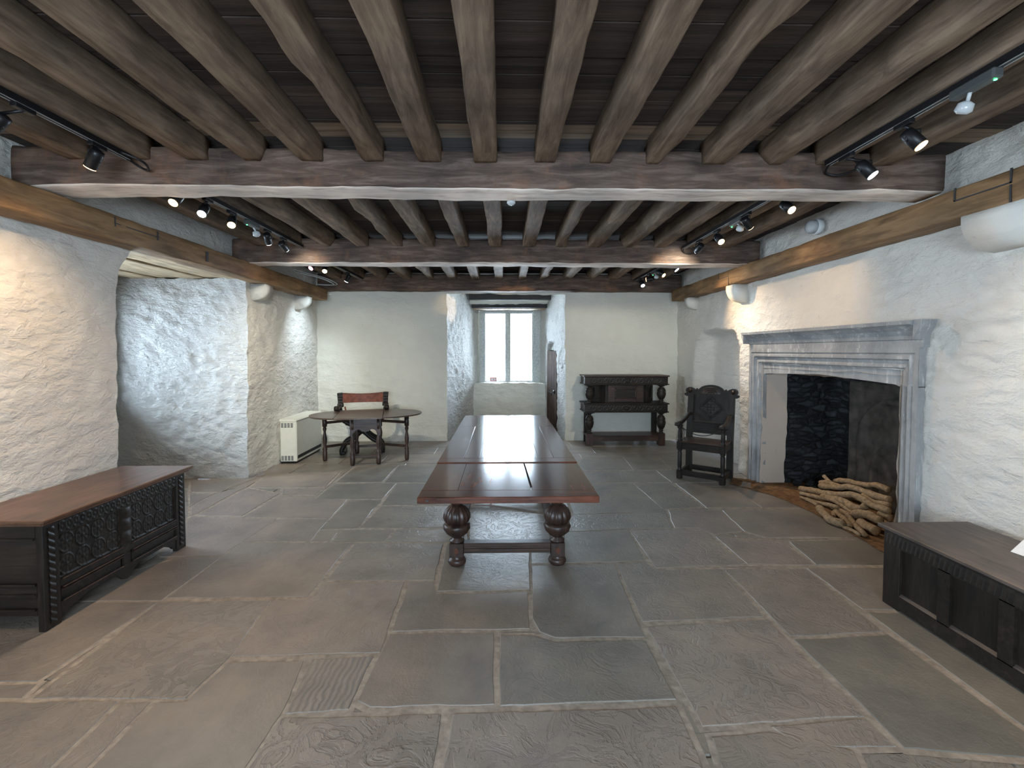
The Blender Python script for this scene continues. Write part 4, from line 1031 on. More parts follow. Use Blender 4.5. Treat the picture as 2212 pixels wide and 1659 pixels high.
def moulded_rail(a, b, name='stretcher', mat='brown'):
    m = MB(); a = Vector(a); b = Vector(b); c = (a + b) / 2; d = b - a
    along = abs(d.x) > abs(d.y); L = d.length
    def bx(dz, h, w): m.box((c.x, c.y, c.z + dz), (L, w, h) if along else (w, L, h), bev=0.003)
    bx(0.026, 0.028, 0.070); bx(0.004, 0.018, 0.056); bx(-0.014, 0.022, 0.066); bx(-0.032, 0.016, 0.052)
    return m.build(name, M[mat], TBL)
moulded_rail((-.326, 3.44, .128), (.325, 3.44, .128)); moulded_rail((-.326, 5.08, .128), (.325, 5.08, .128))
moulded_rail((-.378, 3.492, .128), (-.378, 5.028, .128)); moulded_rail((.377, 3.492, .128), (.377, 5.028, .128))

# ---------------------------------------------------------------- carved chest, left
CH = thing('carved_chest', 'long carved dark oak chest with brown waxed lid against the left wall', 'chest', (-2.60, 2.63, 0), R(-0.5 * 0))
# local: x = 0 front face (facing +X), depth to -0.55, y 0..1.17
LEN = 1.17; DEP = 0.53
mb = MB(); mb.span((-DEP - .01, -.04, .632), (.045, LEN + .045, .655), bev=.005); mb.span((-DEP, -.02, .615), (.025, LEN + .025, .634), bev=.004)
mb.build('lid', M['chestlid'], CH)
mb = MB()
for y in (0.0, LEN - .10): mb.span((-.04, y, 0), (.0, y + .10, .615), bev=.003)
for y in (0.0, LEN - .05): mb.span((-DEP, y, 0), (-DEP + .06, y + .05, .615), bev=.003)
mb.split('corner_post', M['blackz'], CH)
mb = MB(); mb.span((-.035, .10, .525), (-.002, LEN - .10, .615)); mb.span((-.035, .10, .215), (-.002, LEN - .10, .262)); mb.span((-.035, .10, .095), (-.002, LEN - .10, .125)); mb.span((-.035, LEN / 2 - .045, .262), (-.004, LEN / 2 + .045, .525)); mb.span((-.035, LEN / 2 - .03, .12), (-.004, LEN / 2 + .03, .22))
mb.split('front_frame', M['black'], CH)
mb = MB()
for y0, y1 in ((.10, LEN / 2 - .03), (LEN / 2 + .03, LEN - .10)): 
    mb.span((-.004, y0 + .01, .252), (.010, y1 - .01, .262), bev=.003); mb.span((-.004, y0 + .01, .205), (.012, y1 - .01, .213), bev=.003)
    mb.span((-.004, y0 + .01, .190), (.008, y1 - .01, .196)); mb.span((-.004, y0 + .01, .122), (.010, y1 - .01, .131), bev=.003)
mb.split('moulding', M['brown'], CH, label='brown moulding strips')
for y0, y1 in ((.10, LEN / 2 - .045), (LEN / 2 + .045, LEN - .10)):
    mb = MB(); mb.grid((-.016, y0, .262), (0, y1 - y0, 0), (0, 0, .263), (1, 0, 0), 96, 52, rosette_rows(4, 2)); mb.build('carved_panel', M['black'], CH)
    mb = MB(); mb.span((-.03, y0, .125), (-.012, y1, .215)); mb.build('plinth_panel', M['black'], CH)
mb = MB(); mb.grid((-.001, .10, .53), (0, LEN - .2, 0), (0, 0, .08), (1, 0, 0), 150, 16, scroll_row(22)); mb.build('carved_frieze', M['black'], CH)
mb = MB(); mb.grid((-.003, LEN / 2 - .04, .27), (0, .08, 0), (0, 0, .25), (1, 0, 0), 14, 42, lambda a, b: 0.012 * abs(math.sin(b * 9)) * (1 - abs(2 * a - 1) ** 2)); mb.build('carved_muntin', M['black'], CH)
for y in (.05, LEN - .05):     # rope-carved edge on the posts
    mb = MB(); mb.grid((.0005, y - .018, .03), (0, .036, 0), (0, 0, .56), (1, 0, 0), 8, 130, lambda a, b: 0.006 * abs(math.sin(b * 42 + a * 2.0))); mb.build('rope_carving', M['black'], CH)
# bracket feet under the front
mb = MB()
for y0, y1, s in ((.10, .30, 1), (LEN - .10, LEN - .24, -1), (LEN / 2, LEN / 2 - .12, -1), (LEN / 2, LEN / 2 + .12, 1)):
    pts = [(0, 0.095), (0, 0.02), (.03, .03), (.055, .055), (abs(y1 - y0) * .7, .075), (abs(y1 - y0), .095)]
    mb.prism(pts, (-.03, y0, 0), (0, 1 if y1 > y0 else -1, 0), (0, 0, 1), (1, 0, 0), .022)
mb.split('foot_bracket', M['black'], CH)
# near end and far end: framed panels
for ye, s in ((0.0, -1), (LEN, 1)):
    mb = MB(); mb.span((-DEP + .06, ye, .53), (-.04, ye - s * .03, .615)); mb.span((-DEP + .06, ye, .20), (-.04, ye - s * .03, .27)); mb.span((-DEP + .06, ye, .095), (-.04, ye - s * .03, .13)); mb.span((-DEP + .06, ye - s * .012, .12), (-.04, ye - s * .03, .55))
    mb.span((-DEP + .06, ye + s * .008, .264), (-.045, ye - s * .01, .278), bev=.003); mb.span((-DEP + .06, ye + s * .008, .215), (-.045, ye - s * .01, .222)); mb.span((-DEP + .06, ye + s * .008, .125), (-.045, ye - s * .01, .135)); mb.span((-DEP + .06, ye + s * .008, .53), (-.045, ye - s * .01, .542))
    mb.build('end_panel', M['black'], CH)
mb = MB(); mb.span((-DEP, .03, .10), (-DEP + .02, LEN - .03, .615)); mb.span((-DEP + .02, .03, .13), (-.03, LEN - .03, .15)); mb.split('back_board', M['black'], CH)

# ---------------------------------------------------------------- panelled chest, right
CR = thing('panelled_chest', 'low black oak chest with plain panels and worn grey lid by the fireplace', 'chest', (2.425, 1.42, 0))
# local: front face x = 0 facing -X; y 0..1.44, depth +x
L2 = 1.44; D2 = 0.56
mb = MB(); mb.span((-.022, -.03, .478), (D2 + .01, L2 + .03, .502), bev=.005); mb.build('lid', M['greylid'], CR)
mb = MB()
for y in (0, L2 - .12): mb.span((0, y, 0), (.035, y + .12, .478), bev=.003)
for y in (0, L2 - .06): mb.span((D2 - .06, y, 0), (D2, y + .06, .478), bev=.003)
mb.split('corner_post', M['blackz'], CR)
mb = MB(); mb.span((.001, .12, .385), (.035, L2 - .12, .478)); mb.span((.001, .12, .012), (.035, L2 - .12, .095))
pw = (L2 - .24 - 3 * .07) / 4; ys = []
for i in range(4):
    y0 = .12 + i * (pw + .07); ys.append((y0, y0 + pw))
    if i < 3: mb.span((.001, y0 + pw, .09), (.035, y0 + pw + .07, .39))
mb.split('front_frame', M['black'], CR)
for y0, y1 in ys:
    mb = MB(); mb.span((.018, y0, .09), (.03, y1, .39)); p = mb.build('panel', M['blackz'], CR)
    mb = MB(); mb.prism([(0, 0), (.018, 0), (.018, .016)], (.001, y0, .094), (1, 0, 0), (0, 0, 1), (0, 1, 0), y1 - y0); mb.build('chamfer', M['greylid'], p, label='paler chamfer')  # bottom chamfer takes the paler lid material
mb = MB(); mb.grid((.0, .02, .395), (0, L2 - .04, 0), (0, 0, .07), (-1, 0, 0), 420, 14, lambda a, b: .004 * abs(math.sin(a * 150 + b * 1.5)) * (1 - b) ** 0.3 * (1 if b < .8 else .3)); mb.build('gouge_carving', M['black'], CR)
mb = MB(); mb.span((.03, L2 - .03, .03), (D2 - .05, L2 - .008, .478)); mb.span((.03, .008, .03), (D2 - .05, .03, .478)); mb.build('end_panel', M['black'], CR)
mb = MB(); mb.span((D2 - .02, .05, .03), (D2 - .005, L2 - .05, .478)); mb.split('back_board', M['black'], CR)
# folded card standing on it
t = MB(); t.prism([(0, 0), (.16, 0), (.16, .006), (.01, .006), (.09, .055), (.085, .06)], (0, 0, 0), (1, 0, 0), (0, 0, 1), (0, -1, 0), .22)
o = t.build('leaflet', M['paper'], None, (2.775, 2.44, .5035)); o.rotation_euler = (0, 0, R(8)); tag(o, 'white folded leaflet lying on the lid of the right chest', 'leaflet')

# ---------------------------------------------------------------- storage heater
HT = thing('storage_heater', 'cream storage heater with slotted end standing by the left wall', 'heater', (-3.165, 6.60, 0))
mb = MB(); mb.span((0, 0, .022), (.235, .90, .600), bev=.012); mb.build('casing', M['enamel'], HT)
mb = MB(); mb.prism([(0, .600), (.238, .600), (.240, .612), (.215, .634), (.0, .634)], (0, -.006, 0), (1, 0, 0), (0, 0, 1), (0, 1, 0), .912); mb.build('top_cover', M['enamel'], HT)
mb = MB()
for zz in (.045, .515):
    for i in range(4):
        for j in range(7): mb.box((.035 + i * .045, -.0005, zz + j * .0098), (.032, .004, .0052))
mb.build('end_vent', M['slot'], HT)
mb = MB(); mb.span((.228, .03, .062), (.238, .88, .108)); mb.build('outlet_grille', M['slot'], HT)
mb = MB(); mb.span((.01, .01, 0), (.215, .89, .024)); mb.build('plinth', M['iron'], HT)
mb = MB(); mb.tube([(.12, .895, .08), (.13, .94, .07), (.10, .97, .03), (.05, 1.0, .012)], .006); mb.build('power_cable', M['paper'], HT)

# ---------------------------------------------------------------- gate-leg table
GT = thing('gateleg_table', 'oval oak gate-leg table with scalloped end board in the far left corner', 'table', (-2.02, 6.90, 0), R(13))
A_, B_, ZT = .80, .50, .672
def oval(x): 
    k = min(1, abs(x) / A_); return B_ * (1 - k ** 2.6) ** 0.5
seams = (-.42, .235)
def leaf(x0, x1, name):
    xs = [x0 + (x1 - x0) * i / 16 for i in range(17)]
    pts = [(x, -oval(x)) for x in xs] + [(x, oval(x)) for x in reversed(xs)]
    q = []
    for p in pts:
        if not q or math.hypot(p[0] - q[-1][0], p[1] - q[-1][1]) > .002: q.append(p)
    m = MB(); m.prism(q, (0, 0, ZT - .02), (1, 0, 0), (0, 1, 0), (0, 0, 1), .02)
    return m.build(name, M['gate'], GT)
leaf(-.798, seams[0] - .004, 'drop_leaf'); leaf(seams[0] + .004, seams[1] - .004, 'table_top'); leaf(seams[1] + .004, .798, 'drop_leaf')
def turned_post(m, x, y, z0, z1, r, rot=None):
    L = z1 - z0
    pr = [(r * .75, 0), (r * .95, .03), (r, .06), (r, .20), (r * .8, .22), (r * 1.05, .26), (r * .75, .30), (r * .55, .33), (r * .85, .42), (r * .95, .50), (r * .55, .62), (r * .5, .66), (r * .85, .72), (r * .6, .76), (r, .78), (r, 1.0)]
    m.lathe([(a, z0 + b * L) for a, b in pr], (x, y, 0), seg=14)
lx, fy, by = .175, -.40, .36
FX = -.0
for y in (fy, by):
    for s in (-1, 1):
        m = MB(); turned_post(m, FX + s * lx, y, 0, .648, .036); m.build('leg', M['brownz'], GT)
m = MB()
for s, y in ((-1, fy), (1, by)):
    half = [(.205, .645), (.205, .42), (.18, .40), (.165, .44), (.15, .47), (.12, .497), (.085, .505), (.06, .49), (.045, .475), (.02, .472), (.0, .46)]
    poly = [(-a, b) for a, b in half] + [(a, b) for a, b in reversed(half)][1:]
    m.prism(poly, (FX, y - .012 + s * .018, 0), (1, 0, 0), (0, 0, 1), (0, 1, 0), .022)
m.split('scalloped_apron', M['brown'], GT)
m = MB()
for y in (fy, by): m.box((FX, y, .115), (2 * lx - .05, .03, .035), bev=.003)
for s in (-1, 1): m.box((FX + s * lx, (fy + by) / 2, .60), (.03, by - fy - .05, .07), bev=.003)
m.split('stretcher', M['brown'], GT)
for gx, gy, px_, py_ in ((-.59, -.015, FX - lx, .20), (.57, -.24, FX + lx, .02)):
    g = MB(); turned_post(g, gx, gy, 0, .648, .033); lg = g.build('gate_leg', M['brownz'], GT)
    g = MB(); d = Vector((px_ - gx, py_ - gy, 0)); ang = math.atan2(d.y, d.x); c = Vector((gx, gy, 0)) + d / 2
    for z, h in ((.555, .038), (.205, .038)): g.box((c.x, c.y, z), (d.length - .02, .024, h), Matrix.Rotation(ang, 3, 'Z'), bev=.003)
    g.split('gate_rail', M['brown'], GT)

# ---------------------------------------------------------------- X-frame chair behind the gate-leg table
XC = thing('x_frame_chair', 'dark X-framed armchair with brown leather back band behind the gate-leg table', 'chair', (-2.235, 7.40, 0), R(14))
def smooth(pts, n=6):
    P = [Vector(p) for p in pts]; out = []
    for i in range(len(P) - 1):
        a = P[max(i - 1, 0)]; b = P[i]; c = P[i + 1]; d = P[min(i + 2, len(P) - 1)]
        for k in range(n):
            t = k / n
            out.append(0.5 * ((2 * b) + (c - a) * t + (2 * a - 5 * b + 4 * c - d) * t * t + (3 * b - a - 3 * c + d) * t ** 3))
    out.append(P[-1]); return out
for y, nm in ((-.16, 'front_x_leg'), (.16, 'rear_x_leg')):
    for s in (-1, 1):
        m = MB(); p = smooth([(-s * .30, y, .0), (-s * .305, y, .07), (-s * .255, y, .155), (-s * .15, y, .22), (-s * .04, y, .32), (s * .05, y, .40), (s * .2, y, .47), (s * .32, y, .56), (s * .35, y, .68)])
        m.tube(p, [.036 - .006 * (i / len(p)) for i in range(len(p))], 10, up=(0, 1, 0), flat=1.0); m.build('x_leg', M['blackz'], XC)
m = MB()
for s in (-1, 1): m.box((s * .28, 0, .025), (.06, .40, .05), bev=.01)
m.split('foot_rail', M['black'], XC)
m = MB(); m.lathe([(.03, -.2), (.045, -.19), (.03, -.17), (.03, .17), (.045, .19), (.03, .2)], (0, 0, .355), 14, rot=Rm('X', 90)); m.build('centre_boss', M['black'], XC)
m = MB(); m.grid((-.25, -.17, .46), (.5, 0, 0), (0, .34, 0), (0, 0, 1), 12, 6, lambda a, b: -.04 * math.sin(a * PI)); m.grid((-.25, -.17, .452), (.5, 0, 0), (0, .34, 0), (0, 0, 1), 12, 6, lambda a, b: -.04 * math.sin(a * PI)); m.build('seat', M['leather'], XC)
for s in (-1, 1):
    m = MB(); m.tube(smooth([(s * .35, .24, .70), (s * .36, .08, .715), (s * .365, -.08, .70), (s * .37, -.18, .715)]), .03, 10, flat=1.1); m.lathe([(.02, -.036), (.038, -.03), (.04, 0), (.038, .03), (.02, .036)], (s * .372, -.20, .715), 16, rot=Rm('Y', 90)); m.build('arm', M['black'], XC)
    m = MB(); m.box((s * .352, .245, .805), (.085, .035, .235), Rm('Y', s * 4), bev=.006); m.box((s * .352, .215, .72), (.095, .04, .06), bev=.012)
    m.grid((s * .352 - .036, .2265, .70), (.072, 0, 0), (s * .012, 0, .20), (0, -1, 0), 12, 30, lambda a, b: .006 * abs(math.sin(a * 6) * math.sin(b * 14))); m.build('back_post', M['black'], XC)
m = MB(); m.grid((-.315, .232, .755), (.63, 0, 0), (0, 0, .165), (0, 1, 0), 20, 6, lambda a, b: .05 * math.sin(a * PI)); m.grid((-.315, .224, .755), (.63, 0, 0), (0, 0, .165), (0, 1, 0), 20, 6, lambda a, b: .05 * math.sin(a * PI))
for v in m.bm.verts: v.co.z -= .022 * math.sin((v.co.x + .315) / .63 * PI) * ((v.co.z - .755) / .165)
bk = m.build('back_band', M['leather'], XC)
m = MB()
for i in range(26):
    a = (i + .5) / 26; x = -.315 + .63 * a; yy = .222 + .05 * math.sin(a * PI); m.lathe([(.001, -.003), (.006, -.002), (.006, .001)], (x, yy, .915 - .022 * math.sin(a * PI)), 6, rot=Rm('X', 90))
m.build('stud_row', M['black'], bk)
t = MB(); t.tube(smooth([(-.285, .17, .70), (-.27, .14, .60), (-.285, .13, .50)]), .007, 6); t.tube(smooth([(-.275, .17, .70), (-.25, .12, .61), (-.235, .11, .53)]), .007, 6); t.split('hanging_strap', M['leather'], XC)

# ---------------------------------------------------------------- court cupboard
SB = thing('court_cupboard', 'black oak court cupboard with bulbous supports against the end wall', 'cupboard', (2.077, 7.71, 0), R(0))
HW = .70
mb = MB(); mb.span((-HW - .022, -.02, 1.165), (HW + .022, .43, 1.190), bev=.005); mb.build('top_board', M['brown'], SB)
mb = MB(); mb.span((-HW, 0, 1.045), (HW, .42, 1.165), bev=.004); mb.span((-HW - .018, -.015, 1.030), (HW + .018, .42, 1.047), bev=.004); mb.build('upper_frieze', M['black'], SB)
mb = MB(); mb.grid((-HW + .1, -.001, 1.055), (2 * HW - .2, 0, 0), (0, 0, .10), (0, -1, 0), 200, 16, scroll_row(12)); mb.box((0.02, -.008, 1.105), (.08, .018, .07), bev=.012); mb.build('carved_front', M['black'], SB)
mb = MB(); mb.span((-HW - .022, -.02, .700), (HW + .022, .43, .722), bev=.005); mb.build('middle_shelf', M['black'], SB)
mb = MB(); mb.span((-HW, 0, .580), (HW, .42, .700), bev=.004); mb.span((-HW - .018, -.015, .565), (HW + .018, .42, .582), bev=.004); mb.build('lower_frieze', M['black'], SB)
mb = MB(); mb.grid((-HW + .1, -.001, .590), (2 * HW - .2, 0, 0), (0, 0, .10), (0, -1, 0), 200, 16, scroll_row(12)); mb.box((0.0, -.008, .64), (.08, .018, .06), bev=.012); mb.build('carved_front', M['black'], SB)
# recessed cupboard: canted sides, framed centre door
body = MB(); body.prism([(-.56, .42), (-.56, .36), (-.33, .11), (.33, .11), (.56, .36), (.56, .42)], (0, 0, .722), (1, 0, 0), (0, 1, 0), (0, 0, 1), .310); body.build('cupboard_body', M['black'], SB)
dr = MB()
dr.span((-.29, .092, .735), (-.17, .11, 1.02), bev=.003); dr.span((.19, .092, .735), (.31, .11, 1.02), bev=.003); dr.span((-.17, .092, .735), (.19, .11, .79), bev=.003); dr.span((-.17, .092, .965), (.19, .11, 1.02), bev=.003)
d = dr.build('cupboard_door', M['brown'], SB)
mb = MB()
for a, b in (((-.17, .084, .79), (-.15, .11, .965)), ((.17, .084, .79), (.19, .11, .965)), ((-.17, .084, .79), (.19, .11, .808)), ((-.17, .084, .947), (.19, .11, .965))): mb.span(a, b, bev=.004)
mb.split('panel_moulding', M['brown'], d)
for s in (-1, 1):
    mb = MB(); ang = s * 47
    for dx in (-.10, .10): mb.box((s * .445 + dx * math.cos(R(ang)), .225 + dx * math.sin(R(ang)), .877), (.05, .02, .28), Rm('Z', ang), bev=.003)
    for z in (.76, .99): mb.box((s * .445, .225, z), (.2, .02, .05), Rm('Z', ang), bev=.003)
    mb.split('canted_panel_frame', M['black'], SB)
def cup(z0, z1):
    L = z1 - z0; m = MB()
    pr = [(.030, 0), (.050, .02), (.030, .05), (.028, .10), (.045, .13), (.030, .16), (.036, .20), (.058, .30), (.070, .42), (.074, .52), (.072, .60), (.060, .62), (.070, .66), (.066, .74), (.050, .83), (.030, .88), (.028, .92), (.050, .95), (.060, 1.0)]
    m.lathe([(a, z0 + b * L) for a, b in pr], seg=40, flute=lambda t, z: 1 - .07 * (math.cos(t * 10) > .3) * (.22 < (z - z0) / L < .86))
    m.box((0, 0, z1 + .003), (.15, .13, .012), bev=.003)
    return m
for s in (-1, 1):
    cup(.722, 1.022).build('bulbous_support', M['blackz'], SB, (s * .612, .065, 0))
    cup(.205, .556).build('bulbous_support', M['blackz'], SB, (s * .612, .065, 0))
    mb = MB(); mb.span((s * .612 - .055, .01, 0), (s * .612 + .055, .12, .208), bev=.004); mb.build('front_foot', M['brownz'], SB)
    mb = MB(); mb.span((s * .60 - .045, .385, 0), (s * .60 + .045, .42, .57)); mb.build('rear_post', M['blackz'], SB)
mb = MB(); mb.span((-.66, .03, .150), (.66, .40, .172), bev=.004); mb.span((-.557, .03, .075), (.557, .06, .150), bev=.003); mb.build('pot_board', M['brown'], SB)

# ---------------------------------------------------------------- panel-back armchair
AC = thing('panel_back_armchair', 'carved black oak armchair with arched crest standing left of the fireplace', 'armchair', (2.405, 5.56, 0), R(-38.3))
for s in (-1, 1):
    m = MB(); m.box((s * .253, .03, .05), (.062, .062, .10), bev=.004)
    m.lathe([(.028, .10), (.033, .11), (.020, .125), (.026, .15), (.026, .33), (.020, .345), (.032, .36), (.025, .372)], (s * .253, .03, 0), 16)
    m.box((s * .253, .03, .42), (.062, .062, .10), bev=.004)
    m.lathe([(.026, .47), (.033, .48), (.020, .495), (.026, .52), (.024, .60), (.018, .62), (.032, .64), (.030, .67), (.028, .69)], (s * .253, .03, 0), 16)
    m.build('front_leg', M['blackz'], AC)
    m = MB(); m.prism([(-.025, 0), (.025, 0), (.025, .47), (.10, 1.06), (.060, 1.06), (-.018, .47)], (s * .25 - .0375, .415, 0), (0, 1, 0), (0, 0, 1), (1, 0, 0), .075); m.build('back_post', M['blackz'], AC)
    m = MB(); m.tube(smooth([(s * .245, .44, .775), (s * .25, .36, .772), (s * .255, .22, .722), (s * .257, .08, .698), (s * .258, .01, .705), (s * .258, -.045, .690)]), .022, 10, flat=1.35)
    m.lathe([(.010, -.034), (.024, -.03), (.026, 0), (.024, .03), (.010, .034)], (s * .258, -.05, .692), 14, rot=Rm('Y', 90)); m.build('arm', M['black'], AC)
    m = MB(); m.box((s * .25, .225, .415), (.032, .33, .085), bev=.003); m.build('seat_rail', M['black'], AC)
    m = MB(); m.box((s * .25, .225, .075), (.034, .33, .065), bev=.003); m.build('stretcher', M['black'], AC)
for y in (.03, .415):
    m = MB(); m.box((0, y, .415), (.45, .034, .085), bev=.003); m.build('seat_rail', M['black'], AC)
    m = MB(); m.box((0, y, .075), (.45, .034, .065), bev=.003); m.build('stretcher', M['black'], AC)
m = MB(); m.span((-.275, -.005, .458), (.275, .40, .478), bev=.005); m.build('seat', M['brown'], AC)
ky = .48 / .59
def by_(z): return .415 + .075 * (z - .47) / .59
tilt = -math.degrees(math.atan(.075 / .59))
m = MB(); m.box((0, by_(.60), .60), (.44, .035, .14), Rm('X', tilt), bev=.003); m.box((0, by_(.68) - .008, .675), (.44, .045, .025), Rm('X', tilt), bev=.004); m.build('lower_back_rail', M['black'], AC)
m = MB(); m.grid((-.215, by_(.685) + .006, .685), (.43, 0, 0), (0, by_(1.04) - by_(.685), .355), (0, -1, 0), 60, 60, lambda a, b: (lambda q: .014 * (1 if .62 < q < .68 or .75 < q < .79 else 0) + (.008 * max(0, math.sin(a * 34) * math.sin(b * 30)) if q < .55 else 0))(abs(2 * a - 1) * 1.05 + abs(2 * b - 1) * .95 if True else 0)); m.build('diamond_panel', M['blackz'], AC)
m = MB(); m.box((0, by_(.86) + .028, .865), (.43, .012, .35), Rm('X', tilt)); m.build('panel_backing', M['blackz'], AC)
crest = [(-.31, 1.00), (-.335, 1.015), (-.335, 1.035), (-.31, 1.045), (-.322, 1.07), (-.315, 1.10), (-.285, 1.118), (-.25, 1.12), (-.215, 1.105), (-.195, 1.088), (-.18, 1.11), (-.165, 1.095)]
crest += [(.165 * math.cos(R(a)), 1.062 + .098 * math.sin(R(a))) for a in range(160, 19, -14)]
crest += [(-a, b) for a, b in reversed([c for c in crest[:12]])]
crest = crest + [(.285, 1.0), (.22, 1.03), (-.22, 1.03), (-.285, 1.0)]
m = MB(); m.prism(crest, (0, .474, 0), (1, 0, 0), (0, 0, 1), (0, 1, 0), .035); m.build('crest_rail', M['black'], AC)
m = MB(); m.grid((-.12, .473, 1.045), (.24, 0, 0), (0, 0, .09), (0, -1, 0), 40, 24, lambda a, b: .008 * max(0, math.sin(math.hypot(a - .5, b * .6) * 40)) if math.hypot((a - .5) * 2, b) < .98 else -.004)
for s in (-1, 1): m.lathe([(.001, -.008), (.02, -.007), (.03, 0)], (s * .265, .473, 1.075), 14, rot=Rm('X', 90))
m.split('carved_boss', M['brown'], AC)
# rope slung between the arms to keep visitors off
def ac(p):
    c, s = math.cos(R(-38.3)), math.sin(R(-38.3)); return Vector((2.405 + c * p[0] - s * p[1], 5.56 + s * p[0] + c * p[1], p[2]))
m = MB(); pts = [(-.258 + .516 * i / 16, .02, .665 - .10 * math.sin(PI * i / 16)) for i in range(17)]
m.tube([ac(p) for p in pts], .005, 8)
for x in (-.258, .258): m.tube([ac((x + .042 * math.cos(t), .02 + .042 * math.sin(t), .665)) for t in [2 * PI * i / 14 for i in range(15)]], .005, 6)
for dx in (0, .02): m.tube([ac(p) for p in smooth([(-.235, .02, .66), (-.21 + dx, .02, .60), (-.22 + dx, .02, .55), (-.215 + dx * 1.4, .02, .485)])], .0035, 6)
o = m.build('barrier_rope', M['rope']); tag(o, 'thin black rope tied between the arms of the carved armchair', 'rope')

# ---------------------------------------------------------------- fireplace
FP = thing('fireplace_surround', 'moulded grey limestone fireplace surround with projecting cornice on the right wall', 'fireplace', (XR, 4.53, 0))
# local: y = +-1.175 outer, opening +-0.96 ; x negative = into the room
OW, IW = 1.175, .965
prof = [(.03, OW), (-.050, OW), (-.050, OW - .045), (-.035, OW - .055), (-.045, OW - .075), (-.045, OW - .095), (-.020, OW - .11), (-.012, OW - .135), (-.022, OW - .150), (-.022, OW - .165), (.0, OW - .18), (.012, OW - .195), (.012, IW), (.055, IW)]
def jamb(s):
    m = MB(); pts = [(x, s * y) for x, y in prof] + [(.06, s * (IW + .03))]
    nz = 26; vs = []; fs = []; k = len(pts)
    for j in range(nz + 1):
        z = 1.335 * j / nz
        for (a, b) in pts:
            e = noise.noise(Vector((b * 9, z * 9, s))) * .004
            vs.append(Vector((a + e, b, z)))
    for j in range(nz):
        for i in range(k):
            fs.append((j * k + i, j * k + (i + 1) % k, (j + 1) * k + (i + 1) % k, (j + 1) * k + i))
    fs.append(tuple(range(k))); fs.append(tuple(range(nz * k, (nz + 1) * k)))
    m._add(vs, fs); return m.build('jamb', M['limestone'], FP)
jamb(1); jamb(-1)
# lintel with a shallow four-centred arch; mouldings run across it
def arch_z(y):
    t = abs(y) / IW
    if t > 1: return 1.325
    r = .07
    base = 1.330 + .040 * (1 - t)
    if t > 1 - r: base -= .028 * ((t - (1 - r)) / r) ** 2
    return base
LT = 1.625
mz = [(-.050, LT), (-.050, LT - .040), (-.035, LT - .050), (-.045, LT - .068), (-.045, LT - .088), (-.020, LT - .102), (-.012, LT - .125), (-.022, LT - .140), (-.022, LT - .155), (.0, LT - .17), (.010, LT - .185)]
m = MB(); ny = 80; vs = []; fs = []; k = len(mz) + 2
for j in range(ny + 1):
    y = -OW + 2 * OW * j / ny; ed = OW - abs(y)
    row = []
    for (a, z) in mz:
        d = LT - z
        if ed < d:      # mitre: near the ends show the jamb's profile instead
            aa = None
            for q in range(len(prof) - 1):
                y0, y1 = prof[q][1], prof[q + 1][1]
                if y1 <= OW - ed <= y0 and q > 0:
                    f = 0 if y0 == y1 else (y0 - (OW - ed)) / (y0 - y1); aa = prof[q][0] + (prof[q + 1][0] - prof[q][0]) * f; break
            a2 = aa if aa is not None else a
        else: a2 = a
        row.append((a2 + noise.noise(Vector((y * 8, z * 9, 3))) * .003, y, z))
    zb = arch_z(y); ab = row[-1][0]
    row.append((ab, y, zb)); row.append((.10, y, zb))
    vs += [Vector(r) for r in row]
for j in range(ny):
    for i in range(k - 1): fs.append((j * k + i, j * k + i + 1, (j + 1) * k + i + 1, (j + 1) * k + i))
m._add(vs, fs)
for s in (-1, 1): m.prism([(-.048, 1.33), (.05, 1.33), (.05, LT), (-.048, LT)], (0, s * OW, 0), (1, 0, 0), (0, 0, 1), (0, -s, 0), .004)
m.build('lintel', M['limestone'], FP)
m = MB()   # cornice: fascia, cove and square top
pc = [(.03, LT), (-.040, LT), (-.042, LT + .055), (-.052, LT + .062), (-.056, LT + .090), (-.075, LT + .125), (-.110, LT + .155), (-.140, LT + .172), (-.145, LT + .200), (.03, LT + .205)]
def cornice_ring(y): return [Vector((a, y, z)) for a, z in pc]
m.prism(pc, (0, -OW - .02, 0), (1, 0, 0), (0, 0, 1), (0, 1, 0), 2 * OW + .04)
for s in (-1, 1):
    m.prism([(a * 0.0 + .03, b) for a, b in ()] or [(.0, LT + .06), (.02, LT + .10), (.05, LT + .15), (.06, LT + .204), (.0, LT + .204)], (.02, s * (OW + .02), 0), (0, s, 0), (0, 0, 1), (-1, 0, 0), .14)
m.build('mantel_cornice', M['limestone'], FP)
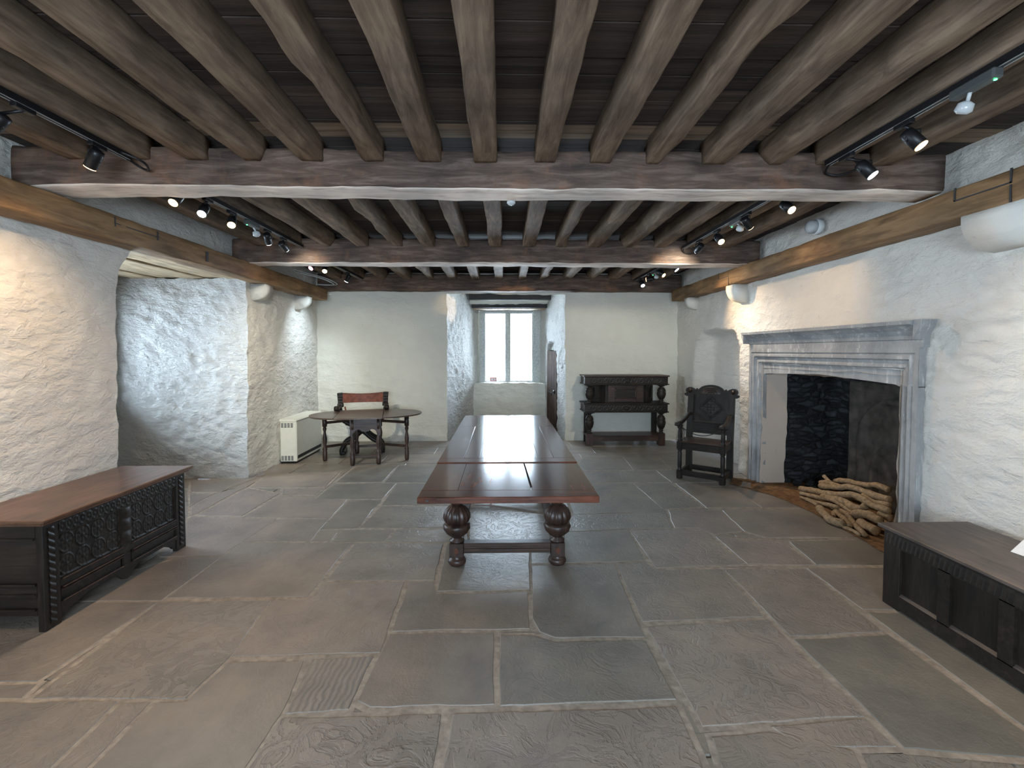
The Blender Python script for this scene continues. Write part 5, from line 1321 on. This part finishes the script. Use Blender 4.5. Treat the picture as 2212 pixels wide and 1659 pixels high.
# carved fireback slab
m = MB()
def fb_rel(a, b):
    h = .012 * (1 if min(a, 1 - a) < .06 or b > .93 else 0)
    for cx_, cy_, r in ((.5, .55, .36), (.5, .30, .22)):
        q = math.hypot(a - cx_, (b - cy_) * 1.1) if b > cy_ else abs(a - cx_)
        if abs(q - r) < .026: h += .030
    return h + .012 * noise.noise(Vector((a * 9, b * 9, 0)))
m.span((3.80, 3.72, 0.01), (3.93, 4.98, 1.28), bev=.01); m.grid((3.795, 3.74, .02), (0, 1.22, 0), (0, 0, 1.24), (-1, 0, 0), 70, 70, fb_rel)
o = m.build('fireback', M['fireback']); tag(o, 'large carved stone slab with an arch standing at the back of the hearth', 'fireback')
LOGS=[
(0.034,[(3.62, 4.934, 0.182),(3.62, 4.758, 0.232),(3.62, 4.594, 0.245),(3.62, 4.494, 0.263),(3.62, 4.39, 0.299),(3.62, 4.284, 0.302),(3.62, 4.23, 0.289)]),
(0.022,[(3.55, 5.005, 0.219),(3.55, 4.902, 0.181),(3.55, 4.812, 0.174)]),
(0.028,[(3.52, 5.011, 0.146),(3.52, 4.916, 0.17),(3.52, 4.815, 0.18),(3.52, 4.685, 0.187)]),
(0.036,[(3.48, 4.954, 0.122),(3.48, 4.814, 0.154),(3.48, 4.7, 0.176),(3.48, 4.558, 0.234),(3.48, 4.439, 0.255),(3.48, 4.32, 0.244),(3.48, 4.22, 0.241),(3.48, 4.047, 0.264)]),
(0.036,[(3.372, 5.127, 0.036),(3.4, 4.935, 0.071),(3.4, 4.66, 0.125),(3.4, 4.414, 0.197),(3.4, 4.322, 0.208),(3.4, 4.221, 0.195),(3.4, 4.09, 0.183),(3.4, 3.954, 0.198)]),
(0.026,[(3.284, 5.004, 0.026),(3.317, 4.95, 0.026),(3.36, 4.801, 0.047),(3.36, 4.648, 0.072),(3.36, 4.538, 0.077),(3.36, 4.401, 0.058),(3.36, 4.286, 0.045)]),
(0.04,[(3.38, 4.765, 0.065),(3.38, 4.565, 0.099),(3.38, 4.427, 0.108),(3.38, 4.334, 0.093),(3.38, 4.253, 0.121),(3.38, 4.203, 0.155)]),
(0.024,[(3.224, 4.813, 0.024),(3.274, 4.696, 0.024),(3.3, 4.591, 0.041),(3.3, 4.44, 0.056)]),
(0.03,[(3.32, 4.55, 0.03),(3.313, 4.394, 0.03),(3.316, 4.312, 0.03),(3.317, 4.203, 0.03)]),
(0.045,[(3.3, 4.224, 0.068),(3.3, 4.138, 0.105),(3.3, 4.035, 0.125),(3.3, 3.931, 0.121)]),
(0.042,[(3.135, 4.462, 0.042),(3.076, 4.312, 0.042),(3.031, 4.186, 0.042),(3.044, 4.126, 0.042),(3.072, 4.067, 0.042)]),
(0.022,[(3.22, 4.397, 0.029),(3.145, 4.286, 0.022)]),
(0.028,[(3.24, 4.251, 0.058),(3.235, 4.178, 0.028),(3.15, 3.991, 0.028),(3.098, 3.845, 0.028)]),
(0.03,[(3.242, 4.394, 0.03),(3.21, 4.28, 0.03),(3.169, 4.172, 0.03),(3.113, 4.041, 0.03)]),
(0.05,[(3.239, 4.075, 0.05),(3.213, 3.962, 0.05),(3.216, 3.881, 0.05)]),
(0.04,[(3.4, 4.057, 0.134),(3.4, 3.954, 0.128)]),
(0.045,[(3.38, 4.0, 0.062),(3.38, 3.931, 0.062)]),
(0.018,[(3.06, 4.044, 0.018),(3.079, 3.962, 0.018),(3.075, 3.87, 0.018)]),
(0.02,[(3.214, 4.886, 0.02),(3.232, 4.766, 0.02),(3.217, 4.615, 0.02)]),
(0.03,[(3.45, 4.326, 0.219),(3.45, 4.184, 0.196),(3.45, 4.012, 0.226)]),
]
LN = ['topmost crooked branch at the back of the log pile', 'short stub pointing up at the back left of the log pile', 'thin branch end below the upright stub in the log pile', 'long bent branch second from the back of the log pile',
      'longest thick branch running across the middle of the log pile', 'knobbly thin branch just in front of the longest one', 'forked pale branch curving up in the middle of the pile', 'dark broken branch at the left front of the log pile',
      'slender branch sloping under the forked one', 'thick curved branch with a black end at the right of the pile', 'front log with a round sawn end facing the room', 'small stub growing up beside the front log',
      'straight yellowish stick pointing at the viewer in front', 'short branch between the front log and yellow stick', 'fat sawn log at the lower right of the pile', 'branch end high at the right edge of the pile beside the jamb',
      'fat log end half hidden behind the right chest', 'thin stick on the earth at the foot of the pile', 'small flat stick at the far left of the pile', 'branch lying between the two upper right ones']
for i, (r, P) in enumerate(LOGS):
    r *= .88
    pts = smooth(P, 5) if len(P) > 2 else [Vector(P[0]) + (Vector(P[1]) - Vector(P[0])) * k / 6 for k in range(7)]
    base = Vector(P[0]); q = []
    rr = []
    for j, p in enumerate(pts):
        nv = noise.noise_vector(p * 9 + Vector((i * 3, 0, 0))) * r * .35
        z = max(p.z + nv.z, r * 1.02); q.append(Vector((p.x + nv.x, p.y + nv.y, z)) - base)
        rr.append(r * (0.95 + .22 * noise.noise(p * 14 + Vector((i, 0, 0)))))
    m = MB(); m.tube(q, rr, 12); 
    bark = m.build('branch', M['bark'], None, base)
    c = MB()
    for e, a in ((0, 1), (-1, -2)):
        d = (q[e] - q[a]).normalized(); z = Vector((0, 0, 1)); rot = z.rotation_difference(d).to_matrix()
        c.lathe([(rr[e] * .92, 0), (rr[e] * .9, .003), (rr[e] * .3, .004)], q[e], 12, rot=rot)
    c.split('sawn_end', M['cutwood'], bark)
    tag(bark, 'brown ' + LN[i] if not LN[i].startswith('brown') else LN[i], 'branch', 'firewood branches in the hearth')

# rubble and ash against the firebox wall
for i, (x, y, s) in enumerate(((3.50, 5.38, .055), (3.60, 5.27, .06), (3.66, 5.40, .055), (3.76, 5.28, .06), (3.52, 5.13, .05), (3.68, 5.14, .055), (3.86, 5.16, .06), (3.80, 5.40, .05))):
    b = bmesh.new(); bmesh.ops.create_icosphere(b, subdivisions=3, radius=s)
    for v in b.verts: v.co.z *= .7; v.co += noise.noise_vector(v.co * 14 + Vector((i * 4, 0, 0))) * s * .45
    me = bpy.data.meshes.new('rubble_stone'); b.to_mesh(me); b.free(); me.materials.append(M['soot'])
    o = bpy.data.objects.new('rubble_stone', me); o.location = (x, y, s * .55); col.objects.link(o)
    tag(o, 'sooty rubble stone lying inside the hearth left of the branches, %s from the reveal' % ORD[i], 'stone', 'sooty stones in the hearth')

# ---------------------------------------------------------------- track lighting
TZ = 2.79
def track(x, y0, y1, label, loops=()):
    t = thing('lighting_track', label, 'lighting track', (x, y0, TZ))
    m = MB(); m.box((0, (y1 - y0) / 2, 0.012), (.036, y1 - y0, .034), bev=.002); m.build('rail', M['iron'], t)
    m = MB(); m.box((.012, (y1 - y0) / 2, -.0062), (.003, y1 - y0 - .02, .003)); m.box((-.012, (y1 - y0) / 2, -.0062), (.003, y1 - y0 - .02, .003)); m.split('conductor_strip', M['grey_plastic'], t)
    for q, (s, c) in enumerate(loops):
        m = MB(); yy = y1 - y0 if s > 0 else 0
        m.tube(smooth([(0, yy - .02, 0), (.03 * c, yy + .05, -.03), (.10 * c, yy + .02, -.055), (.14 * c, yy - .08, -.045), (.06 * c, yy - .14, -.012)]), .007, 8); m.build('feed_cable', M['iron'], t)
    return t
track(-2.32, 0.95, 2.97, 'black lighting track under the joists, nearest bay, left side', ((1, 1),))
track(2.08, 0.95, 2.97, 'black lighting track under the joists, nearest bay, right side', ((1, 1),))
track(-2.30, 3.33, 5.40, 'black lighting track in the middle bay, left side')
track(2.10, 3.33, 5.40, 'black lighting track in the middle bay, right side', ((1, 1),))
track(-2.34, 5.85, 7.80, 'black lighting track in the farthest bay, left side')
track(2.24, 5.85, 7.85, 'black lighting track in the farthest bay, right side')

def spot(x, y, aim, kind, energy, label, tx, size=84, blend=1.0, z=2.70):
    """cylindrical track spot: adapter on the rail at tx, yoke, housing aimed along aim; its own lamp inside"""
    t = thing('track_spotlight', label, 'spotlight', (x, y, z), 0, 'track spotlights under the joists')
    a = Vector(aim).normalized(); rot = Vector((0, 0, -1)).rotation_difference(a).to_matrix()
    m = MB(); m.box((tx - x, 0, TZ - z - .018), (.032, .10, .024), bev=.003); m.tube([(tx - x, 0, TZ - z - .028), (0, 0, .045)], .008, 8); m.build('adapter', M['iron'], t)
    m = MB(); side = a.cross(Vector((0, 1, .01))).normalized()
    m.tube([(0, 0, .045), side * .038 + Vector((0, 0, .035)), side * .040], .005, 6); m.tube([(0, 0, .045), -side * .038 + Vector((0, 0, .035)), -side * .040], .005, 6); m.build('yoke', M['iron'], t)
    m = MB(); m.lathe([(.020, .058), (.032, .052), (.034, .03), (.034, -.055), (.030, -.056), (.029, -.048)], (0, 0, 0), 20, rot=rot)
    m.build('housing', M['iron'], t)
    c, mt = {'n': (NEUTRAL, 'lens_cool'), 'w': (WARM, 'lens_warm'), 'c': (COOL, 'lens_cool'), 'r': (ROSE, 'lens_rose')}[kind]
    m = MB(); m.lathe([(.030, -.0575), (.030, -.0595)], (0, 0, 0), 20, rot=rot, smooth=False); m.build('lens', M[mt], t)
    l = bpy.data.lights.new('spotlight_lamp', 'SPOT'); l.energy = energy; l.color = c; l.spot_size = R(size); l.spot_blend = blend; l.shadow_soft_size = .025
    o = bpy.data.objects.new('spotlight_lamp', l); o.parent = t; o.location = a * .066
    o.rotation_euler = a.to_track_quat('-Z', 'Y').to_euler(); col.objects.link(o)
E1 = 0.3
# nearest bay
spot(-2.45, 2.33, (-.75, -.05, -.8), 'c', 60 * E1, 'black spotlight with a bluish white lamp at the upper left corner', -2.32)
spot(-2.34, 2.74, (-.75, .25, -.95), 'w', 95 * E1, 'black spotlight with a warm lamp hanging near the left end of the nearest cross beam', -2.32)
spot(2.13, 2.40, (.35, -.45, -.8), 'w', 70 * E1, 'spotlight with a glowing warm lamp, nearer one on the right track', 2.08)
spot(2.20, 2.80, (.45, -.45, -.85), 'c', 60 * E1, 'spotlight with a brilliant white lamp at the right end of the nearest beam', 2.08)
spot(-2.36, 1.45, (-.75, .5, -.85), 'w', 95 * E1, 'unseen warm spotlight added near the viewer on the left track to wash the wall', -2.32, 100)  # extra lamp out of view, added to warm the left wall
# middle bay
spot(-2.35, 3.43, (-.05, -.75, -.85), 'w', 110 * E1, 'warm glowing spotlight just below the left end of the nearest beam', -2.30)
spot(-2.33, 3.70, (.1, -.70, -.8), 'c', 60 * E1, 'bluish glowing spotlight between two warm ones on the left', -2.30)
spot(-2.30, 4.02, (.35, -.75, -.85), 'w', 110 * E1, 'warm glowing spotlight third from the near end of the middle left track', -2.30)
spot(-2.30, 4.62, (-.25, 1, -.9), 'n', 260 * E1, 'black spotlight seen from behind, fourth lamp on the middle left track', -2.30)
spot(-2.30, 4.95, (.12, 1, -.50), 'n', 60 * E1, 'black spotlight facing away, last on the middle left track', -2.30)
spot(2.17, 3.53, (.2, -.75, -.7), 'w', 90 * E1, 'warm glowing spotlight just under the right end of the nearest beam', 2.10)
spot(2.10, 3.98, (.80, .42, -.62), 'w', 42 * E1, 'black spotlight seen from behind, nearer one on the middle right track', 2.10)
spot(2.12, 4.54, (.1, -.75, -.75), 'w', 80 * E1, 'warm glowing spotlight alone on the far half of the middle right track', 2.10)
spot(2.10, 4.95, (-.10, 1, -.42), 'n', 150 * E1, 'black spotlight seen from behind at the far end of the middle right track', 2.10)
# farthest bay
spot(-2.45, 6.08, (-.3, -.7, -.7), 'r', 30 * E1, 'small rosy spotlight in the farthest bay beside a looped cable', -2.34)
spot(-2.38, 6.30, (.15, -.75, -.7), 'w', 50 * E1, 'warm spotlight in the farthest bay, left side', -2.34)
spot(-2.34, 7.10, (-.55, .25, -.8), 'c', 150 * E1, 'white spotlight nearest the far left corner', -2.34, 80)
spot(2.24, 6.05, (.5, -.3, -.75), 'c', 60 * E1, 'white spotlight tucked under the right end of the middle beam', 2.24)
spot(2.24, 6.55, (.55, -.65, -.7), 'w', 170 * E1, 'warm glowing spotlight in the farthest bay, right side', 2.24)
spot(2.26, 7.10, (-3.22, 1.36, -.28), 'w', 500 * E1, 'warm spotlight turned towards the window recess', 2.24, 11, .4)
spot(2.27, 7.55, (.1, -.7, -.75), 'c', 60 * E1, 'white spotlight nearest the far right corner', 2.24)

def emergency(x, y, label, s=1):
    t = thing('emergency_light', label, 'emergency light', (x, y, 2.72))
    m = MB(); m.box((0, 0, .04), (.05, .20, .045), bev=.008); m.build('housing', M['dark_plastic'], t)
    m = MB(); m.tube([(0, -.02 * s, .02), (0.01, -.04 * s, -.01)], .008, 8); m.lathe([(.012, .02), (.03, .01), (.034, -.02), (.02, -.032)], (.01, -.05 * s, -.025), 16, rot=Rm('X', 30)); m.build('lamp_head', M['clear'], t)
    m = MB(); m.lathe([(.001, .0), (.006, .001), (.006, .004)], (.0, .085 * s, .016), 10, rot=Rm('X', 180)); m.build('indicator', M['led'], t)
emergency(-2.30, 4.34, 'grey emergency light with a green indicator on the middle left track', -1)
emergency(2.06, 2.02, 'grey emergency light with a green indicator on the nearest right track', -1)
emergency(2.10, 4.16, 'small grey emergency light on the middle right track')
emergency(2.25, 6.85, 'small grey emergency light on the farthest right track')

# bulkhead fitting on the strip of wall over the right wall plate, and a detector under the nearest beam
t = thing('bulkhead_light', 'round clear domed fitting on the wall strip above the right oak wall plate', 'light fitting', (3.09, 4.50, 2.81))
m = MB(); m.lathe([(.075, 0), (.075, .045), (.06, .05)], (0, 0, 0), 28, rot=Rm('Y', -90)); m.build('collar', M['paper'], t)
m = MB(); m.lathe([(.064, .05), (.064, .09), (.052, .115), (.02, .128)], (0, 0, 0), 28, rot=Rm('Y', -90)); m.build('dome', M['clear'], t)
m = MB(); m.lathe([(.03, 0), (.03, -.012), (.018, -.024), (.004, -.028)], (0, 0, 0), 20)
o = m.build('smoke_detector', M['clear'], None, (.06, 3.30, 2.652)); tag(o, 'tiny clear detector dome under the middle of the nearest beam', 'detector')
# conduit in the far left corner
m = MB(); m.tube(smooth([(-2.80, 6.30, 2.69), (-2.86, 6.55, 2.70), (-2.70, 6.95, 2.68), (-2.66, 7.3, 2.66), (-2.72, 7.5, 2.655), (-2.95, 7.45, 2.655)]), .010, 8); m.tube(smooth([(-2.78, 6.30, 2.70), (-2.82, 6.55, 2.71), (-2.66, 6.95, 2.69), (-2.62, 7.3, 2.67), (-2.68, 7.55, 2.665), (-2.95, 7.5, 2.665)]), .007, 8)
o = m.build('electrical_cable', M['grey_plastic']); tag(o, 'pair of grey looped cables above the left wall plate', 'cable')
